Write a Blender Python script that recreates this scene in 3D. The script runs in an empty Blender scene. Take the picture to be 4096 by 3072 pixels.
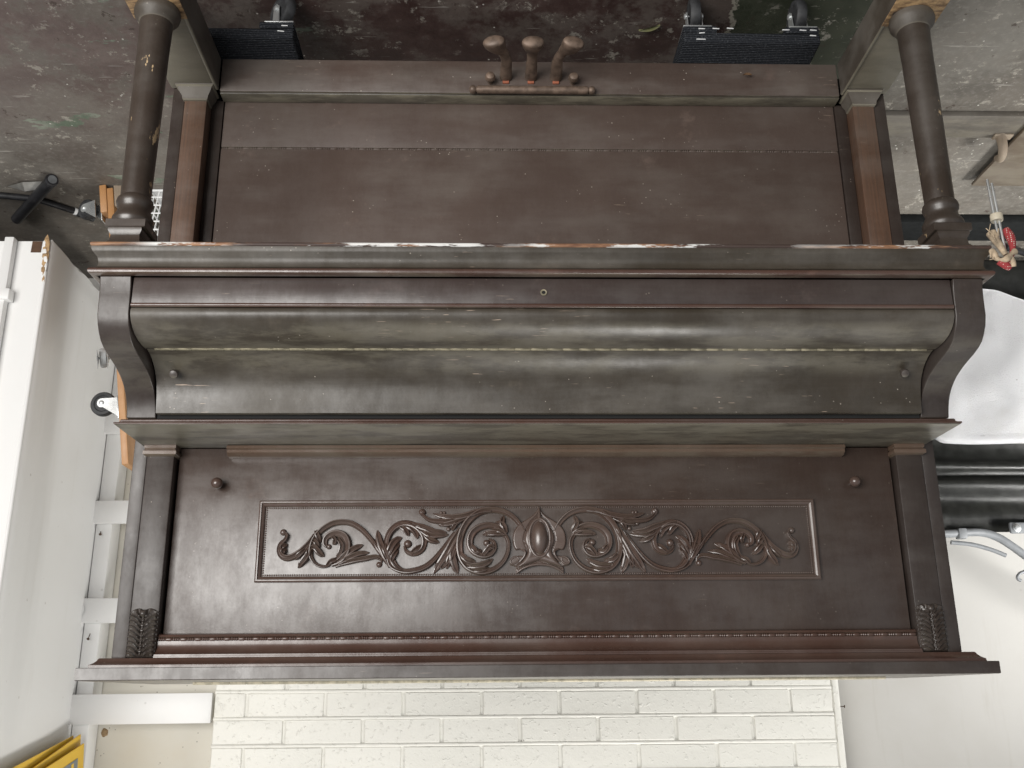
import bpy, bmesh, math, random
from mathutils import Vector, Matrix, noise
random.seed(7)
scene = bpy.context.scene
COL = scene.collection
R = math.radians

# ------------------------------------------------------------------ camera
def make_camera():
    pos = Vector((0.1015, -1.8041, 1.4219))
    pitch, yaw, roll, f = 0.3073, -0.0294, -0.0088, 3960.0
    cy, sy, cp, sp = math.cos(yaw), math.sin(yaw), math.cos(pitch), math.sin(pitch)
    fwd = Vector((sy*cp, cy*cp, -sp)); right = Vector((cy, -sy, 0)); up = right.cross(fwd)
    c, s = math.cos(roll), math.sin(roll)
    rr = right*c + up*s; uu = -right*s + up*c
    # the photograph was taken with the phone upside down: right and up are reversed
    m = Matrix(((-rr.x, -uu.x, -fwd.x, pos.x), (-rr.y, -uu.y, -fwd.y, pos.y),
                (-rr.z, -uu.z, -fwd.z, pos.z), (0, 0, 0, 1)))
    cam = bpy.data.cameras.new('camera'); o = bpy.data.objects.new('camera', cam); COL.objects.link(o)
    o.matrix_world = m
    cam.sensor_fit = 'HORIZONTAL'; cam.sensor_width = 36.0; cam.lens = f/4096*36.0
    cam.clip_start = 0.02; cam.clip_end = 100
    scene.camera = o
make_camera()

# ------------------------------------------------------------------ world, lamps, exposure
world = bpy.data.worlds.new('World'); scene.world = world; world.use_nodes = True
bg = world.node_tree.nodes['Background']
bg.inputs['Color'].default_value = (0.93, 0.96, 1.0, 1); bg.inputs['Strength'].default_value = 0.27
def area(name, loc, target, sx, sy, power, color):
    l = bpy.data.lights.new(name, 'AREA'); l.shape = 'RECTANGLE'; l.size = sx; l.size_y = sy
    l.energy = power; l.color = color
    o = bpy.data.objects.new(name, l); COL.objects.link(o); o.location = loc
    o.rotation_euler = (Vector(target)-Vector(loc)).to_track_quat('-Z', 'Y').to_euler()
    return o
# daylight through the open garage door, in front of the piano and to its right
area('door_daylight', (2.25, -3.7, 1.25), (0.4, 0.4, 0.8), 3.0, 2.1, 178, (1.0, 0.975, 0.94))
# added narrow-beam fill light further left, brightens the towel corner
fill_ob = area('towel_fill', (-2.75, -0.05, 1.7), (-1.60, 1.15, 0.55), 0.6, 0.6, 17, (1.0, 0.985, 0.96)); fill_ob.data.spread = R(80)
# added overhead fill light, brightens the partition side and back wall
area('overhead_fill', (-0.55, 0.50, 3.2), (1.0, 0.9, 0.6), 1.2, 0.5, 31, (1.0, 0.975, 0.93))
vs = scene.view_settings
vs.view_transform = 'Standard'; vs.look = 'None'; vs.exposure = 0.25; vs.gamma = 1.0; vs.use_curve_mapping = False
scene.cycles.use_denoising = True
scene.cycles.max_bounces = 6; scene.cycles.diffuse_bounces = 3; scene.cycles.glossy_bounces = 3

# ------------------------------------------------------------------ object helpers
def tag(o, label=None, cat=None, group=None, kind=None):
    if label: o['label'] = label
    if cat: o['category'] = cat
    if group: o['group'] = group
    if kind: o['kind'] = kind
    return o
def thing(name, label, cat, loc=(0, 0, 0), rot=(0, 0, 0), group=None):
    o = bpy.data.objects.new(name, None); COL.objects.link(o); o.location = loc; o.rotation_euler = rot
    o.empty_display_size = 0.05
    return tag(o, label, cat, group)
def link(name, bm, mat, parent=None, smooth=35, loc=None, rot=None):
    bmesh.ops.recalc_face_normals(bm, faces=bm.faces[:])
    me = bpy.data.meshes.new(name); bm.to_mesh(me); bm.free()
    if mat: me.materials.append(mat)
    if smooth:
        me.polygons.foreach_set('use_smooth', [True]*len(me.polygons))
        try: me.set_sharp_from_angle(angle=R(smooth))
        except Exception: pass
    o = bpy.data.objects.new(name, me); COL.objects.link(o)
    if parent: o.parent = parent
    if loc: o.location = loc
    if rot: o.rotation_euler = rot
    return o
def share(src, name, parent=None, loc=None, rot=None, scale=None):
    o = bpy.data.objects.new(name, src.data); COL.objects.link(o)
    if parent: o.parent = parent
    if loc is not None: o.location = loc
    if rot is not None: o.rotation_euler = rot
    if scale is not None: o.scale = scale
    return o
def add_box(bm, x0, x1, y0, y1, z0, z1, bev=0.0, seg=2):
    x0, x1 = min(x0, x1), max(x0, x1); y0, y1 = min(y0, y1), max(y0, y1); z0, z1 = min(z0, z1), max(z0, z1)
    r = bmesh.ops.create_cube(bm, size=1.0)
    for v in r['verts']:
        v.co = Vector(((x0+x1)/2+v.co.x*(x1-x0), (y0+y1)/2+v.co.y*(y1-y0), (z0+z1)/2+v.co.z*(z1-z0)))
    if bev > 0:
        es = list({e for v in r['verts'] for e in v.link_edges})
        bmesh.ops.bevel(bm, geom=es, offset=bev, segments=seg, profile=0.5, affect='EDGES')
def box(name, x0, x1, y0, y1, z0, z1, mat, parent=None, bev=0.0015, seg=2, **k):
    bm = bmesh.new(); add_box(bm, x0, x1, y0, y1, z0, z1, bev, seg)
    return link(name, bm, mat, parent, **k)
def extrude_x(name, pts, x0, x1, mat, parent=None, smooth=40, step=None):
    """closed outline of (y, z) points pushed along x"""
    bm = bmesh.new(); n = len(pts)
    xs = [x0, x1] if not step else [x0+(x1-x0)*i/max(1, int(abs(x1-x0)/step)) for i in range(int(abs(x1-x0)/step)+1)]
    rows = [[bm.verts.new((x, p[0], p[1])) for p in pts] for x in xs]
    for a, b in zip(rows, rows[1:]):
        for i in range(n): bm.faces.new((a[i], a[(i+1) % n], b[(i+1) % n], b[i]))
    bm.faces.new(rows[0][::-1]); bm.faces.new(rows[-1])
    return link(name, bm, mat, parent, smooth)
def loft(name, prof, x0, x1, y0, y1, mat, parent=None, smooth=35, ex=(1, 1), ey=(1, 0)):
    """stack of rectangles: prof = (outset, z); corners come out mitred"""
    bm = bmesh.new(); rows = []
    for o, z in prof:
        a, b, c, d = x0-o*ex[0], x1+o*ex[1], y0-o*ey[0], y1+o*ey[1]
        rows.append([bm.verts.new(p) for p in ((a, c, z), (b, c, z), (b, d, z), (a, d, z))])
    for r0, r1 in zip(rows, rows[1:]):
        for i in range(4): bm.faces.new((r0[i], r0[(i+1) % 4], r1[(i+1) % 4], r1[i]))
    bm.faces.new(rows[0][::-1]); bm.faces.new(rows[-1])
    return link(name, bm, mat, parent, smooth)
def add_lathe(bm, prof, origin=(0, 0, 0), axis='Z', seg=28):
    rows = []; ox, oy, oz = origin
    for r, h in prof:
        row = []
        for i in range(seg):
            a = 2*math.pi*i/seg; c, s = r*math.cos(a), r*math.sin(a)
            p = {'Z': (c, s, h), 'X': (h, c, s), 'Y': (c, h, s)}[axis]
            row.append(bm.verts.new((ox+p[0], oy+p[1], oz+p[2])))
        rows.append(row)
    for a, b in zip(rows, rows[1:]):
        for i in range(seg): bm.faces.new((a[i], a[(i+1) % seg], b[(i+1) % seg], b[i]))
    bm.faces.new(rows[0][::-1]); bm.faces.new(rows[-1])
def lathe(name, prof, mat, parent=None, origin=(0, 0, 0), axis='Z', seg=28, smooth=40, **k):
    bm = bmesh.new(); add_lathe(bm, prof, origin, axis, seg)
    return link(name, bm, mat, parent, smooth, **k)
def catmull(pts, n):
    P = [Vector(p) for p in pts]; P = [P[0]*2-P[1]]+P+[P[-1]*2-P[-2]]
    out = []; segs = len(P)-3
    for k in range(n):
        t = k/(n-1)*segs; i = min(int(t), segs-1); u = t-i
        a, b, c, d = P[i], P[i+1], P[i+2], P[i+3]
        out.append(0.5*((2*b)+(-a+c)*u+(2*a-5*b+4*c-d)*u*u+(-a+3*b-3*c+d)*u**3))
    return out
def add_tube(bm, pts, rad, seg=12, n=None, flat=1.0):
    P = catmull(pts, n) if n else [Vector(p) for p in pts]
    rf = rad if callable(rad) else (lambda s: rad)
    up = Vector((0, 0, 1)); rows = []
    T0 = (P[1]-P[0]).normalized()
    if abs(T0.dot(up)) > 0.9: up = Vector((0, 1, 0))
    nrm = (up-T0*up.dot(T0)).normalized()
    for i, p in enumerate(P):
        T = (P[min(i+1, len(P)-1)]-P[max(i-1, 0)]).normalized()
        nrm = (nrm-T*nrm.dot(T)).normalized(); bi = T.cross(nrm); r = rf(i/(len(P)-1))
        rows.append([bm.verts.new(p+nrm*(r*flat*math.sin(2*math.pi*j/seg))+bi*(r*math.cos(2*math.pi*j/seg))) for j in range(seg)])
    for a, b in zip(rows, rows[1:]):
        for j in range(seg): bm.faces.new((a[j], a[(j+1) % seg], b[(j+1) % seg], b[j]))
    bm.faces.new(rows[0][::-1]); bm.faces.new(rows[-1])
def tube(name, pts, rad, mat, parent=None, seg=12, n=None, flat=1.0, smooth=50):
    bm = bmesh.new(); add_tube(bm, pts, rad, seg, n, flat)
    return link(name, bm, mat, parent, smooth)
def ball(name, c, r, mat, parent=None, scale=(1, 1, 1), sub=2):
    bm = bmesh.new(); bmesh.ops.create_icosphere(bm, subdivisions=sub, radius=1)
    for v in bm.verts: v.co = Vector((c[0]+v.co.x*r*scale[0], c[1]+v.co.y*r*scale[1], c[2]+v.co.z*r*scale[2]))
    return link(name, bm, mat, parent, 180)

# ------------------------------------------------------------------ materials
class NT:
    def __init__(s, name):
        s.m = bpy.data.materials.new(name); s.m.use_nodes = True
        s.t = s.m.node_tree; s.n = s.t.nodes; s.b = s.n['Principled BSDF']
        s.tc = s.n.new('ShaderNodeTexCoord').outputs['Object']
        s.cache = {}
    def put(s, inp, val):
        if hasattr(val, 'is_output') or isinstance(val, bpy.types.NodeSocket): s.t.links.new(val, inp)
        else:
            if isinstance(val, tuple) and len(val) == 3 and inp.type == 'RGBA': val = val+(1,)
            inp.default_value = val
    def map(s, scale=(1, 1, 1), rot=(0, 0, 0), loc=(0, 0, 0), src=None):
        k = s.n.new('ShaderNodeMapping'); s.t.links.new(src or s.tc, k.inputs[0])
        k.inputs['Scale'].default_value = scale; k.inputs['Rotation'].default_value = rot; k.inputs['Location'].default_value = loc
        return k.outputs[0]
    def noise(s, scale, detail=4, rough=0.55, vec=None, dist=0.0):
        k = s.n.new('ShaderNodeTexNoise'); s.t.links.new(vec or s.tc, k.inputs['Vector'])
        k.inputs['Scale'].default_value = scale; k.inputs['Detail'].default_value = detail
        k.inputs['Roughness'].default_value = rough; k.inputs['Distortion'].default_value = dist
        return k.outputs['Fac']
    def voro(s, scale, vec=None, feature='F1', rnd=1.0):
        k = s.n.new('ShaderNodeTexVoronoi'); s.t.links.new(vec or s.tc, k.inputs['Vector']); k.feature = feature
        k.inputs['Scale'].default_value = scale; k.inputs['Randomness'].default_value = rnd
        return k.outputs['Distance']
    def wave(s, scale, vec=None, direction='X', dist=0.0):
        k = s.n.new('ShaderNodeTexWave'); s.t.links.new(vec or s.tc, k.inputs['Vector']); k.bands_direction = direction
        k.inputs['Scale'].default_value = scale; k.inputs['Distortion'].default_value = dist
        return k.outputs['Fac']
    def ramp(s, fac, lo, hi, a=0.0, b=1.0):
        k = s.n.new('ShaderNodeMapRange'); k.interpolation_type = 'SMOOTHSTEP'
        s.put(k.inputs[0], fac)
        for i, v in zip((1, 2, 3, 4), (lo, hi, a, b)): k.inputs[i].default_value = v
        return k.outputs[0]
    def math(s, op, a, b=0.0):
        k = s.n.new('ShaderNodeMath'); k.operation = op; s.put(k.inputs[0], a); s.put(k.inputs[1], b); return k.outputs[0]
    def mix(s, fac, a, b):
        k = s.n.new('ShaderNodeMix'); k.data_type = 'RGBA'
        s.put(k.inputs[0], fac); s.put(k.inputs[6], a); s.put(k.inputs[7], b); return k.outputs[2]
    def xyz(s):
        k = s.n.new('ShaderNodeSeparateXYZ'); s.t.links.new(s.tc, k.inputs[0]); return k.outputs
    def topness(s, lo=0.55, hi=0.95):
        g = s.n.new('ShaderNodeNewGeometry'); k = s.n.new('ShaderNodeSeparateXYZ'); s.t.links.new(g.outputs['Normal'], k.inputs[0])
        return s.ramp(k.outputs[2], lo, hi)
    def bump(s, h, strength=0.2, dist=0.002):
        k = s.n.new('ShaderNodeBump'); k.inputs['Strength'].default_value = strength; k.inputs['Distance'].default_value = dist
        s.put(k.inputs['Height'], h); s.t.links.new(k.outputs[0], s.b.inputs['Normal'])
    def out(s, col, rough=0.5, metal=0.0, coat=0.0, spec=0.5):
        s.put(s.b.inputs['Base Color'], col); s.put(s.b.inputs['Roughness'], rough); s.put(s.b.inputs['Metallic'], metal)
        s.b.inputs['Coat Weight'].default_value = coat; s.b.inputs['Coat Roughness'].default_value = 0.18
        s.b.inputs['Specular IOR Level'].default_value = spec
        return s.m

DUST = (0.235, 0.215, 0.185)
def wood(name, c1, c2, axis='X', rough=0.36, dust=0.35, specks=0.5, topdust=0.5, coat=0.15, streak=0.0, chips=0.0, patch=3.2, spec=0.75, grain=0.3, tdmin=0.15):
    m = NT(name)
    g = {'X': (3, 120, 120), 'Z': (120, 120, 3), 'Y': (120, 3, 120)}[axis]
    gr = m.noise(2.2, 6, 0.6, m.map(g))
    fine = m.noise(260, 2, 0.6)
    col = m.mix(m.math('ADD', m.math('MULTIPLY', m.ramp(gr, 0.3, 0.7), grain), m.math('MULTIPLY', m.ramp(m.noise(5, 5, 0.6), 0.3, 0.7), 1.0-grain)), c1, c2)
    pt = m.noise(patch, 6, 0.62)
    rub = m.noise(2.0, 5, 0.6, m.map((2.5, 6, 9), (0, 0.35, 0.2)))
    dm = m.math('MULTIPLY', m.ramp(m.math('ADD', m.math('MULTIPLY', pt, 0.6), m.math('MULTIPLY', rub, 0.4)), 0.42, 0.66), dust)
    col = m.mix(dm, col, DUST)
    # small rubbed spots where the stain is thinner
    thin = m.math('MULTIPLY', m.ramp(m.noise(11, 5, 0.7), 0.60, 0.74), 0.35)
    col = m.mix(thin, col, tuple(min(1, c*2.1) for c in c2))
    if topdust:
        td = m.math('MULTIPLY', m.topness(), m.ramp(m.noise(9, 6, 0.68, m.map((0.8, 2.6, 1), (0, 0, 0.35))), 0.40, 0.58, tdmin, 1.0))
        td = m.math('MULTIPLY', td, topdust)
        col = m.mix(td, col, (0.28, 0.255, 0.19))
    if streak:   # long pale scratches
        sc = m.ramp(m.noise(3.0, 2, 0.5, m.map((9, 150, 120), (0.5, 0.9, 0.7))), 0.70, 0.73)
        sc = m.math('MULTIPLY', sc, m.ramp(m.noise(4, 2), 0.52, 0.62))
        col = m.mix(m.math('MULTIPLY', sc, streak), col, (0.40, 0.31, 0.24))
    if specks:
        sp = m.ramp(m.math('ADD', m.voro(88), m.math('MULTIPLY', m.noise(300, 2), 0.16)), 0.20, 0.15)
        sp = m.math('MULTIPLY', sp, m.ramp(m.noise(16, 3), 0.56, 0.63))
        col = m.mix(m.math('MULTIPLY', sp, specks), col, (0.46, 0.41, 0.35))
    if chips:
        ch = m.ramp(m.noise(17, 5, 0.65, m.map((1.5, 1.5, 0.6))), 0.625, 0.645)
        col = m.mix(m.math('MULTIPLY', ch, chips), col, (0.58, 0.42, 0.24))
    r = m.math('ADD', m.math('MULTIPLY', dm, 0.35), m.ramp(m.math('ADD', m.math('MULTIPLY', pt, 0.5), m.math('MULTIPLY', rub, 0.5)), 0.36, 0.62, rough-0.06, rough+0.10))
    m.bump(m.math('ADD', m.math('MULTIPLY', fine, 0.5), m.math('MULTIPLY', gr, 0.5)), 0.10, 0.0015)
    sv = m.ramp(m.math('ADD', m.math('MULTIPLY', m.noise(9, 9, 0.78, m.map((1.6, 1.0, 0.8))), 0.65), m.math('MULTIPLY', rub, 0.35)), 0.38, 0.60, spec*0.58, spec*1.12)
    o = m.out(col, r, 0, coat, spec); m.put(m.b.inputs['Specular IOR Level'], sv)
    m.put(m.b.inputs['Coat Weight'], m.math('MULTIPLY', sv, coat/max(spec, 0.01))); m.b.inputs['Coat Roughness'].default_value = 0.28
    return o
def paint(name, c, rough=0.55, dirt=(0.5, 0.45, 0.36), amt=0.25, scale=2.0, fleck=0.3, fleckcol=(0.18, 0.15, 0.12), bump=0.15, bscale=60, drips=0.0, fs=26, fm=0.55):
    m = NT(name)
    a = m.ramp(m.noise(scale, 6, 0.6), 0.45, 0.75)
    col = m.mix(m.math('MULTIPLY', a, amt), c, dirt)
    f = m.ramp(m.voro(fs), 0.13, 0.08)
    f = m.math('MULTIPLY', f, m.ramp(m.noise(17, 3), fm, fm+0.07))
    col = m.mix(m.math('MULTIPLY', f, fleck), col, fleckcol)
    if drips:
        d = m.ramp(m.noise(3.0, 4, 0.6, m.map((6, 6, 0.6))), 0.56, 0.74)
        col = m.mix(m.math('MULTIPLY', d, drips), col, dirt)
    m.bump(m.noise(bscale, 5, 0.6), bump, 0.004)
    return m.out(col, rough)
def plain(name, c, rough=0.5, metal=0.0, var=0.25, scale=25, bump=0.08, spec=0.5):
    m = NT(name)
    n = m.noise(scale, 5, 0.6)
    col = m.mix(m.ramp(n, 0.3, 0.7), tuple(x*(1-var) for x in c), tuple(min(1, x*(1+var)) for x in c))
    m.bump(n, bump, 0.002)
    return m.out(col, m.ramp(n, 0.2, 0.8, max(0.05, rough-0.08), min(1, rough+0.08)), metal, 0, spec)

M = {}
M['case'] = wood('case_wood', (0.034, 0.025, 0.021), (0.048, 0.035, 0.029), 'X', 0.34, 0.08, 0.5, 0.40, 0.15, 0.3)
M['case_v'] = wood('case_wood_upright', (0.030, 0.022, 0.019), (0.042, 0.031, 0.026), 'Z', 0.40, 0.07, 0.4, 0.15, 0.10, 0.2, spec=0.6)
M['panel'] = wood('panel_wood', (0.044, 0.029, 0.023), (0.058, 0.039, 0.031), 'Z', 0.33, 0.08, 0.25, 0.2, 0.20, 0.15, spec=0.85)
M['lower'] = wood('lower_panel_wood', (0.074, 0.052, 0.043), (0.091, 0.066, 0.055), 'X', 0.50, 0.16, 0.7, 0.5, 0.0, 0.45, grain=0.15, spec=0.5)
M['fall'] = wood('fallboard_wood', (0.036, 0.029, 0.021), (0.052, 0.042, 0.031), 'X', 0.40, 0.22, 0.6, 0.30, 0.10, 0.8, patch=4.5, spec=0.65)
M['slip'] = wood('key_slip_wood', (0.040, 0.029, 0.026), (0.054, 0.039, 0.035), 'X', 0.38, 0.08, 0.3, 0.2, 0.12, 0.2)
M['mould'] = wood('moulding_mahogany', (0.058, 0.030, 0.022), (0.082, 0.043, 0.032), 'X', 0.28, 0.10, 0.2, 0.30, 0.3)
M['ledge'] = wood('music_ledge_wood', (0.105, 0.066, 0.045), (0.150, 0.098, 0.068), 'X', 0.30, 0.15, 0.2, 0.30, 0.3)
M['carve'] = wood('carved_mahogany', (0.066, 0.041, 0.032), (0.094, 0.059, 0.047), 'X', 0.25, 0.14, 0.0, 0.20, 0.45)
M['dusty'] = wood('dusty_ledge_wood', (0.040, 0.034, 0.025), (0.056, 0.048, 0.036), 'X', 0.34, 0.20, 0.7, 0.80, 0.1, 0.3, patch=9, tdmin=0.35)
M['toe'] = wood('dusty_toe_wood', (0.052, 0.042, 0.032), (0.070, 0.057, 0.044), 'Y', 0.5, 0.35, 0.4, 0.80, 0.0, 0.2, tdmin=0.75)
M['column'] = wood('column_wood', (0.034, 0.025, 0.019), (0.050, 0.037, 0.029), 'Z', 0.36, 0.10, 0.5, 0.4, 0.15, 0.0, 0.85)
M['veneer'] = wood('worn_veneer', (0.064, 0.040, 0.028), (0.125, 0.066, 0.040), 'Z', 0.45, 0.16, 0.6, 0.3, 0.0, 0.3, grain=0.6)
M['carve_dark'] = wood('carved_dark_wood', (0.036, 0.028, 0.024), (0.056, 0.042, 0.035), 'Z', 0.32, 0.12, 0.0, 0.30, 0.25)
M['case_red'] = wood('bottom_rail_wood', (0.062, 0.044, 0.036), (0.090, 0.063, 0.052), 'X', 0.42, 0.28, 1.0, 0.45, 0.05, 0.4)
M['grey_timber2'] = wood('weathered_timber', (0.22, 0.17, 0.12), (0.34, 0.27, 0.20), 'Z', 0.7, 0.4, 0.2, 0.2, 0.0)
M['grey_wheel'] = plain('grey_wheel_rubber', (0.42, 0.43, 0.43), 0.5, 0, 0.1)
M['brass_dull'] = plain('tarnished_brass', (0.158, 0.112, 0.084), 0.52, 0.30, 0.35, 60, 0.15)
M['hinge'] = plain('dull_hinge_brass', (0.27, 0.24, 0.165), 0.55, 0.3, 0.3, 90)
M['hinge_pale'] = plain('pale_lid_hinge', (0.52, 0.47, 0.35), 0.5, 0.2, 0.25, 90)  # lid brass, paled to carry the bright wall's reflection along the lid
M['felt'] = plain('red_felt', (0.30, 0.10, 0.055), 0.9, 0, 0.2)
M['black'] = plain('black_gap', (0.012, 0.012, 0.012), 0.9)
def mk_worn():
    m = NT('worn_lip_wood')
    g = m.noise(2.0, 5, 0.65, m.map((2.2, 16, 16)))
    raw = m.mix(m.ramp(m.noise(3, 4, 0.6, m.map((6, 40, 40))), 0.35, 0.65), (0.15, 0.070, 0.040), (0.40, 0.22, 0.12))
    col = m.mix(m.ramp(g, 0.42, 0.54), (0.055, 0.036, 0.030), raw)
    w = m.math('MULTIPLY', m.ramp(m.noise(3.2, 5, 0.7, m.map((2.5, 12, 14), loc=(3, 1, 2))), 0.50, 0.56), m.ramp(m.noise(3.0, 2), 0.42, 0.54))
    col = m.mix(w, col, (0.70, 0.70, 0.68))
    m.bump(g, 0.5, 0.004)
    return m.out(col, 0.6)
M['worn'] = mk_worn()
def mk_raw():
    m = NT('raw_chipped_wood')
    g = m.noise(4.0, 6, 0.7, m.map((12, 30, 12), loc=(0, 0, 1)))
    col = m.mix(m.ramp(g, 0.35, 0.62), (0.18, 0.11, 0.06), (0.52, 0.34, 0.17))
    col = m.mix(m.ramp(m.noise(14, 4), 0.60, 0.70), col, (0.05, 0.035, 0.03))
    m.bump(g, 0.6, 0.004)
    return m.out(col, 0.7)
M['raw'] = mk_raw()
# slightly aged paints and other surroundings
M['white'] = paint('white_gloss_paint', (0.80, 0.80, 0.79), 0.45, (0.55, 0.49, 0.40), 0.12, 2.5, 0.2, bump=0.08, bscale=25)
M['partition'] = paint('partition_paint', (0.83, 0.83, 0.82), 0.5, (0.48, 0.44, 0.37), 0.22, 1.3, 0.35, (0.30, 0.26, 0.22), 0.25, 9, 0.10)
M['cream'] = paint('cream_sheet_paint', (0.66, 0.635, 0.565), 0.55, (0.60, 0.52, 0.38), 0.35, 2.4, 0.8, bump=0.12, fs=55, fm=0.47)
M['plaster'] = paint('off_white_plaster', (0.47, 0.46, 0.435), 0.6, (0.37, 0.345, 0.30), 0.40, 1.6, 0.15, bump=0.10, drips=0.45)
def mk_brick():
    m = NT('white_painted_brick')
    m.tc = m.n.new('ShaderNodeNewGeometry').outputs['Position']
    col = m.mix(m.math('MULTIPLY', m.ramp(m.noise(3.0, 5), 0.45, 0.75), 0.25), (0.735, 0.725, 0.67), (0.675, 0.66, 0.60))
    f = m.math('MULTIPLY', m.ramp(m.noise(42, 5, 0.75), 0.645, 0.68), m.ramp(m.noise(5, 3), 0.54, 0.64))
    col = m.mix(m.math('MULTIPLY', f, 0.85), col, (0.22, 0.20, 0.18))
    h = m.math('ADD', m.math('MULTIPLY', m.noise(34, 5, 0.65), 0.6), m.math('MULTIPLY', m.ramp(m.noise(75, 3, 0.6), 0.58, 0.72), 0.5))
    m.bump(h, 0.42, 0.007)
    return m.out(col, 0.48)
M['brick'] = mk_brick()
def mk_floor():
    m = NT('worn_painted_concrete')
    x, y, z = m.xyz()
    n1 = m.noise(2.3, 9, 0.70); n2 = m.noise(9.0, 9, 0.74); n3 = m.noise(60, 4, 0.7); n4 = m.noise(4.5, 8, 0.72, m.map(loc=(5, 3, 1)))
    conc = m.mix(m.ramp(n1, 0.38, 0.64), (0.10, 0.089, 0.074), (0.20, 0.187, 0.163))
    conc = m.mix(m.math('MULTIPLY', m.ramp(n4, 0.44, 0.60), 0.6), conc, (0.175, 0.155, 0.13))
    conc = m.mix(m.math('MULTIPLY', m.ramp(n3, 0.48, 0.70), 0.35), conc, (0.30, 0.28, 0.25))
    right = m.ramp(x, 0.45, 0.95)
    mar = m.mix(m.ramp(n2, 0.35, 0.66), m.mix(right, (0.040, 0.018, 0.015), (0.108, 0.074, 0.066)), m.mix(right, (0.085, 0.050, 0.043), (0.195, 0.150, 0.135)))  # key bed shade painted into the middle maroon; worn, dusty paint at right
    side = m.ramp(m.math('ADD', x, m.math('MULTIPLY', m.math('SUBTRACT', n4, 0.5), 0.6)), -0.66, -0.58)
    wear = m.ramp(m.math('ADD', m.math('MULTIPLY', n4, 0.5), m.math('MULTIPLY', n2, 0.5)), 0.475, 0.545)
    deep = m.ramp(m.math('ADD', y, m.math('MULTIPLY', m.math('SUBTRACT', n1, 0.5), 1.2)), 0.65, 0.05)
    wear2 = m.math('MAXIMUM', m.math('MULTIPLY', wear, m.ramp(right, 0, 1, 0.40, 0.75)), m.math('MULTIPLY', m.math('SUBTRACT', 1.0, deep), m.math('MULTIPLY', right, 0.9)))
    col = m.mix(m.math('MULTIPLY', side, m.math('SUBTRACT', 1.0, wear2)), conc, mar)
    # older dull green paint left of the middle, with a ragged edge
    gx = m.math('ADD', x, m.math('MULTIPLY', m.math('SUBTRACT', m.noise(7, 7, 0.75), 0.5), 0.15))
    green = m.math('MULTIPLY', m.ramp(gx, -0.445, -0.450), m.ramp(gx, -0.95, -0.70))
    col = m.mix(green, col, m.mix(m.ramp(n2, 0.4, 0.64), (0.030, 0.036, 0.020), (0.055, 0.060, 0.038)))
    gap = m.math('MULTIPLY', m.ramp(gx, -0.450, -0.447), m.ramp(gx, -0.436, -0.440))
    col = m.mix(gap, col, (0.30, 0.28, 0.23))
    g2 = m.math('MULTIPLY', m.ramp(m.noise(2.6, 5, 0.70, m.map((1, 2.2, 1), loc=(4.2, 7.7, 0))), 0.60, 0.615), m.ramp(x, 0.25, 0.5))
    col = m.mix(g2, col, m.mix(m.ramp(n2, 0.42, 0.6), (0.11, 0.145, 0.10), (0.24, 0.26, 0.21)))
    # chips of pale plaster, scuffs and dirt
    ch = m.math('MULTIPLY', m.ramp(m.noise(22, 7, 0.78), 0.565, 0.600), m.ramp(m.noise(3.5, 5, 0.65), 0.45, 0.55))
    col = m.mix(m.math('MULTIPLY', ch, 0.75), col, (0.38, 0.355, 0.305))
    sc = m.math('MULTIPLY', m.ramp(m.noise(5, 3, 0.6, m.map((1.2, 14, 1), (0, 0, 0.4))), 0.66, 0.70), 0.5)
    col = m.mix(sc, col, (0.42, 0.40, 0.36))
    sp = m.math('MULTIPLY', m.ramp(m.voro(55), 0.15, 0.09), m.ramp(m.noise(14, 3), 0.57, 0.63))
    col = m.mix(sp, col, (0.64, 0.62, 0.57))
    dk = m.math('MULTIPLY', m.ramp(m.noise(15, 6, 0.75, m.map(loc=(1, 9, 0))), 0.615, 0.65), 0.8)
    col = m.mix(dk, col, (0.050, 0.030, 0.022))
    m.bump(m.math('ADD', m.math('MULTIPLY', n2, 0.6), m.math('MULTIPLY', n3, 0.4)), 0.5, 0.005)
    return m.out(col, m.ramp(n2, 0.3, 0.7, 0.5, 0.8))
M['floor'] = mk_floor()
def mk_carpet():
    m = NT('ribbed_navy_carpet')
    w = m.wave(110, m.map((0.02, 1, 1)), 'DIAGONAL', 1.5)
    n = m.noise(260, 3, 0.7)
    col = m.mix(m.ramp(w, 0.2, 0.8), (0.020, 0.022, 0.026), (0.033, 0.036, 0.042))
    col = m.mix(m.ramp(n, 0.50, 0.72), col, (0.10, 0.105, 0.114))
    m.bump(m.math('ADD', w, m.math('MULTIPLY', n, 0.7)), 0.9, 0.003)
    return m.out(col, 0.95, spec=0.1)
M['carpet'] = mk_carpet()
M['rubber'] = plain('dusty_black_rubber', (0.030, 0.031, 0.033), 0.6, 0, 0.5, 40, 0.2)
M['zinc'] = plain('zinc_plate', (0.68, 0.70, 0.70), 0.3, 0.75, 0.1, 20)
M['orange_wood'] = wood('dolly_timber', (0.36, 0.17, 0.06), (0.52, 0.27, 0.105), 'Z', 0.5, 0.12, 0.2, 0.2, 0.0)
M['grey_timber'] = wood('dark_floor_timber', (0.075, 0.066, 0.055), (0.11, 0.096, 0.08), 'X', 0.65, 0.5, 0.4, 0.3, 0.0)
M['brown_board'] = wood('brown_hardboard', (0.105, 0.078, 0.052), (0.14, 0.105, 0.072), 'X', 0.6, 0.35, 0.4, 0.3, 0.0)
M['black_metal'] = plain('black_tube_paint', (0.016, 0.016, 0.018), 0.38, 0, 0.3, 40)
M['black_vinyl'] = plain('black_vinyl', (0.034, 0.035, 0.032), 0.38, 0, 0.3, 30, 0.1)
M['black_case'] = plain('black_case_cloth', (0.010, 0.011, 0.011), 0.85, 0, 0.3, 80, 0.1, 0.2)
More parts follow.
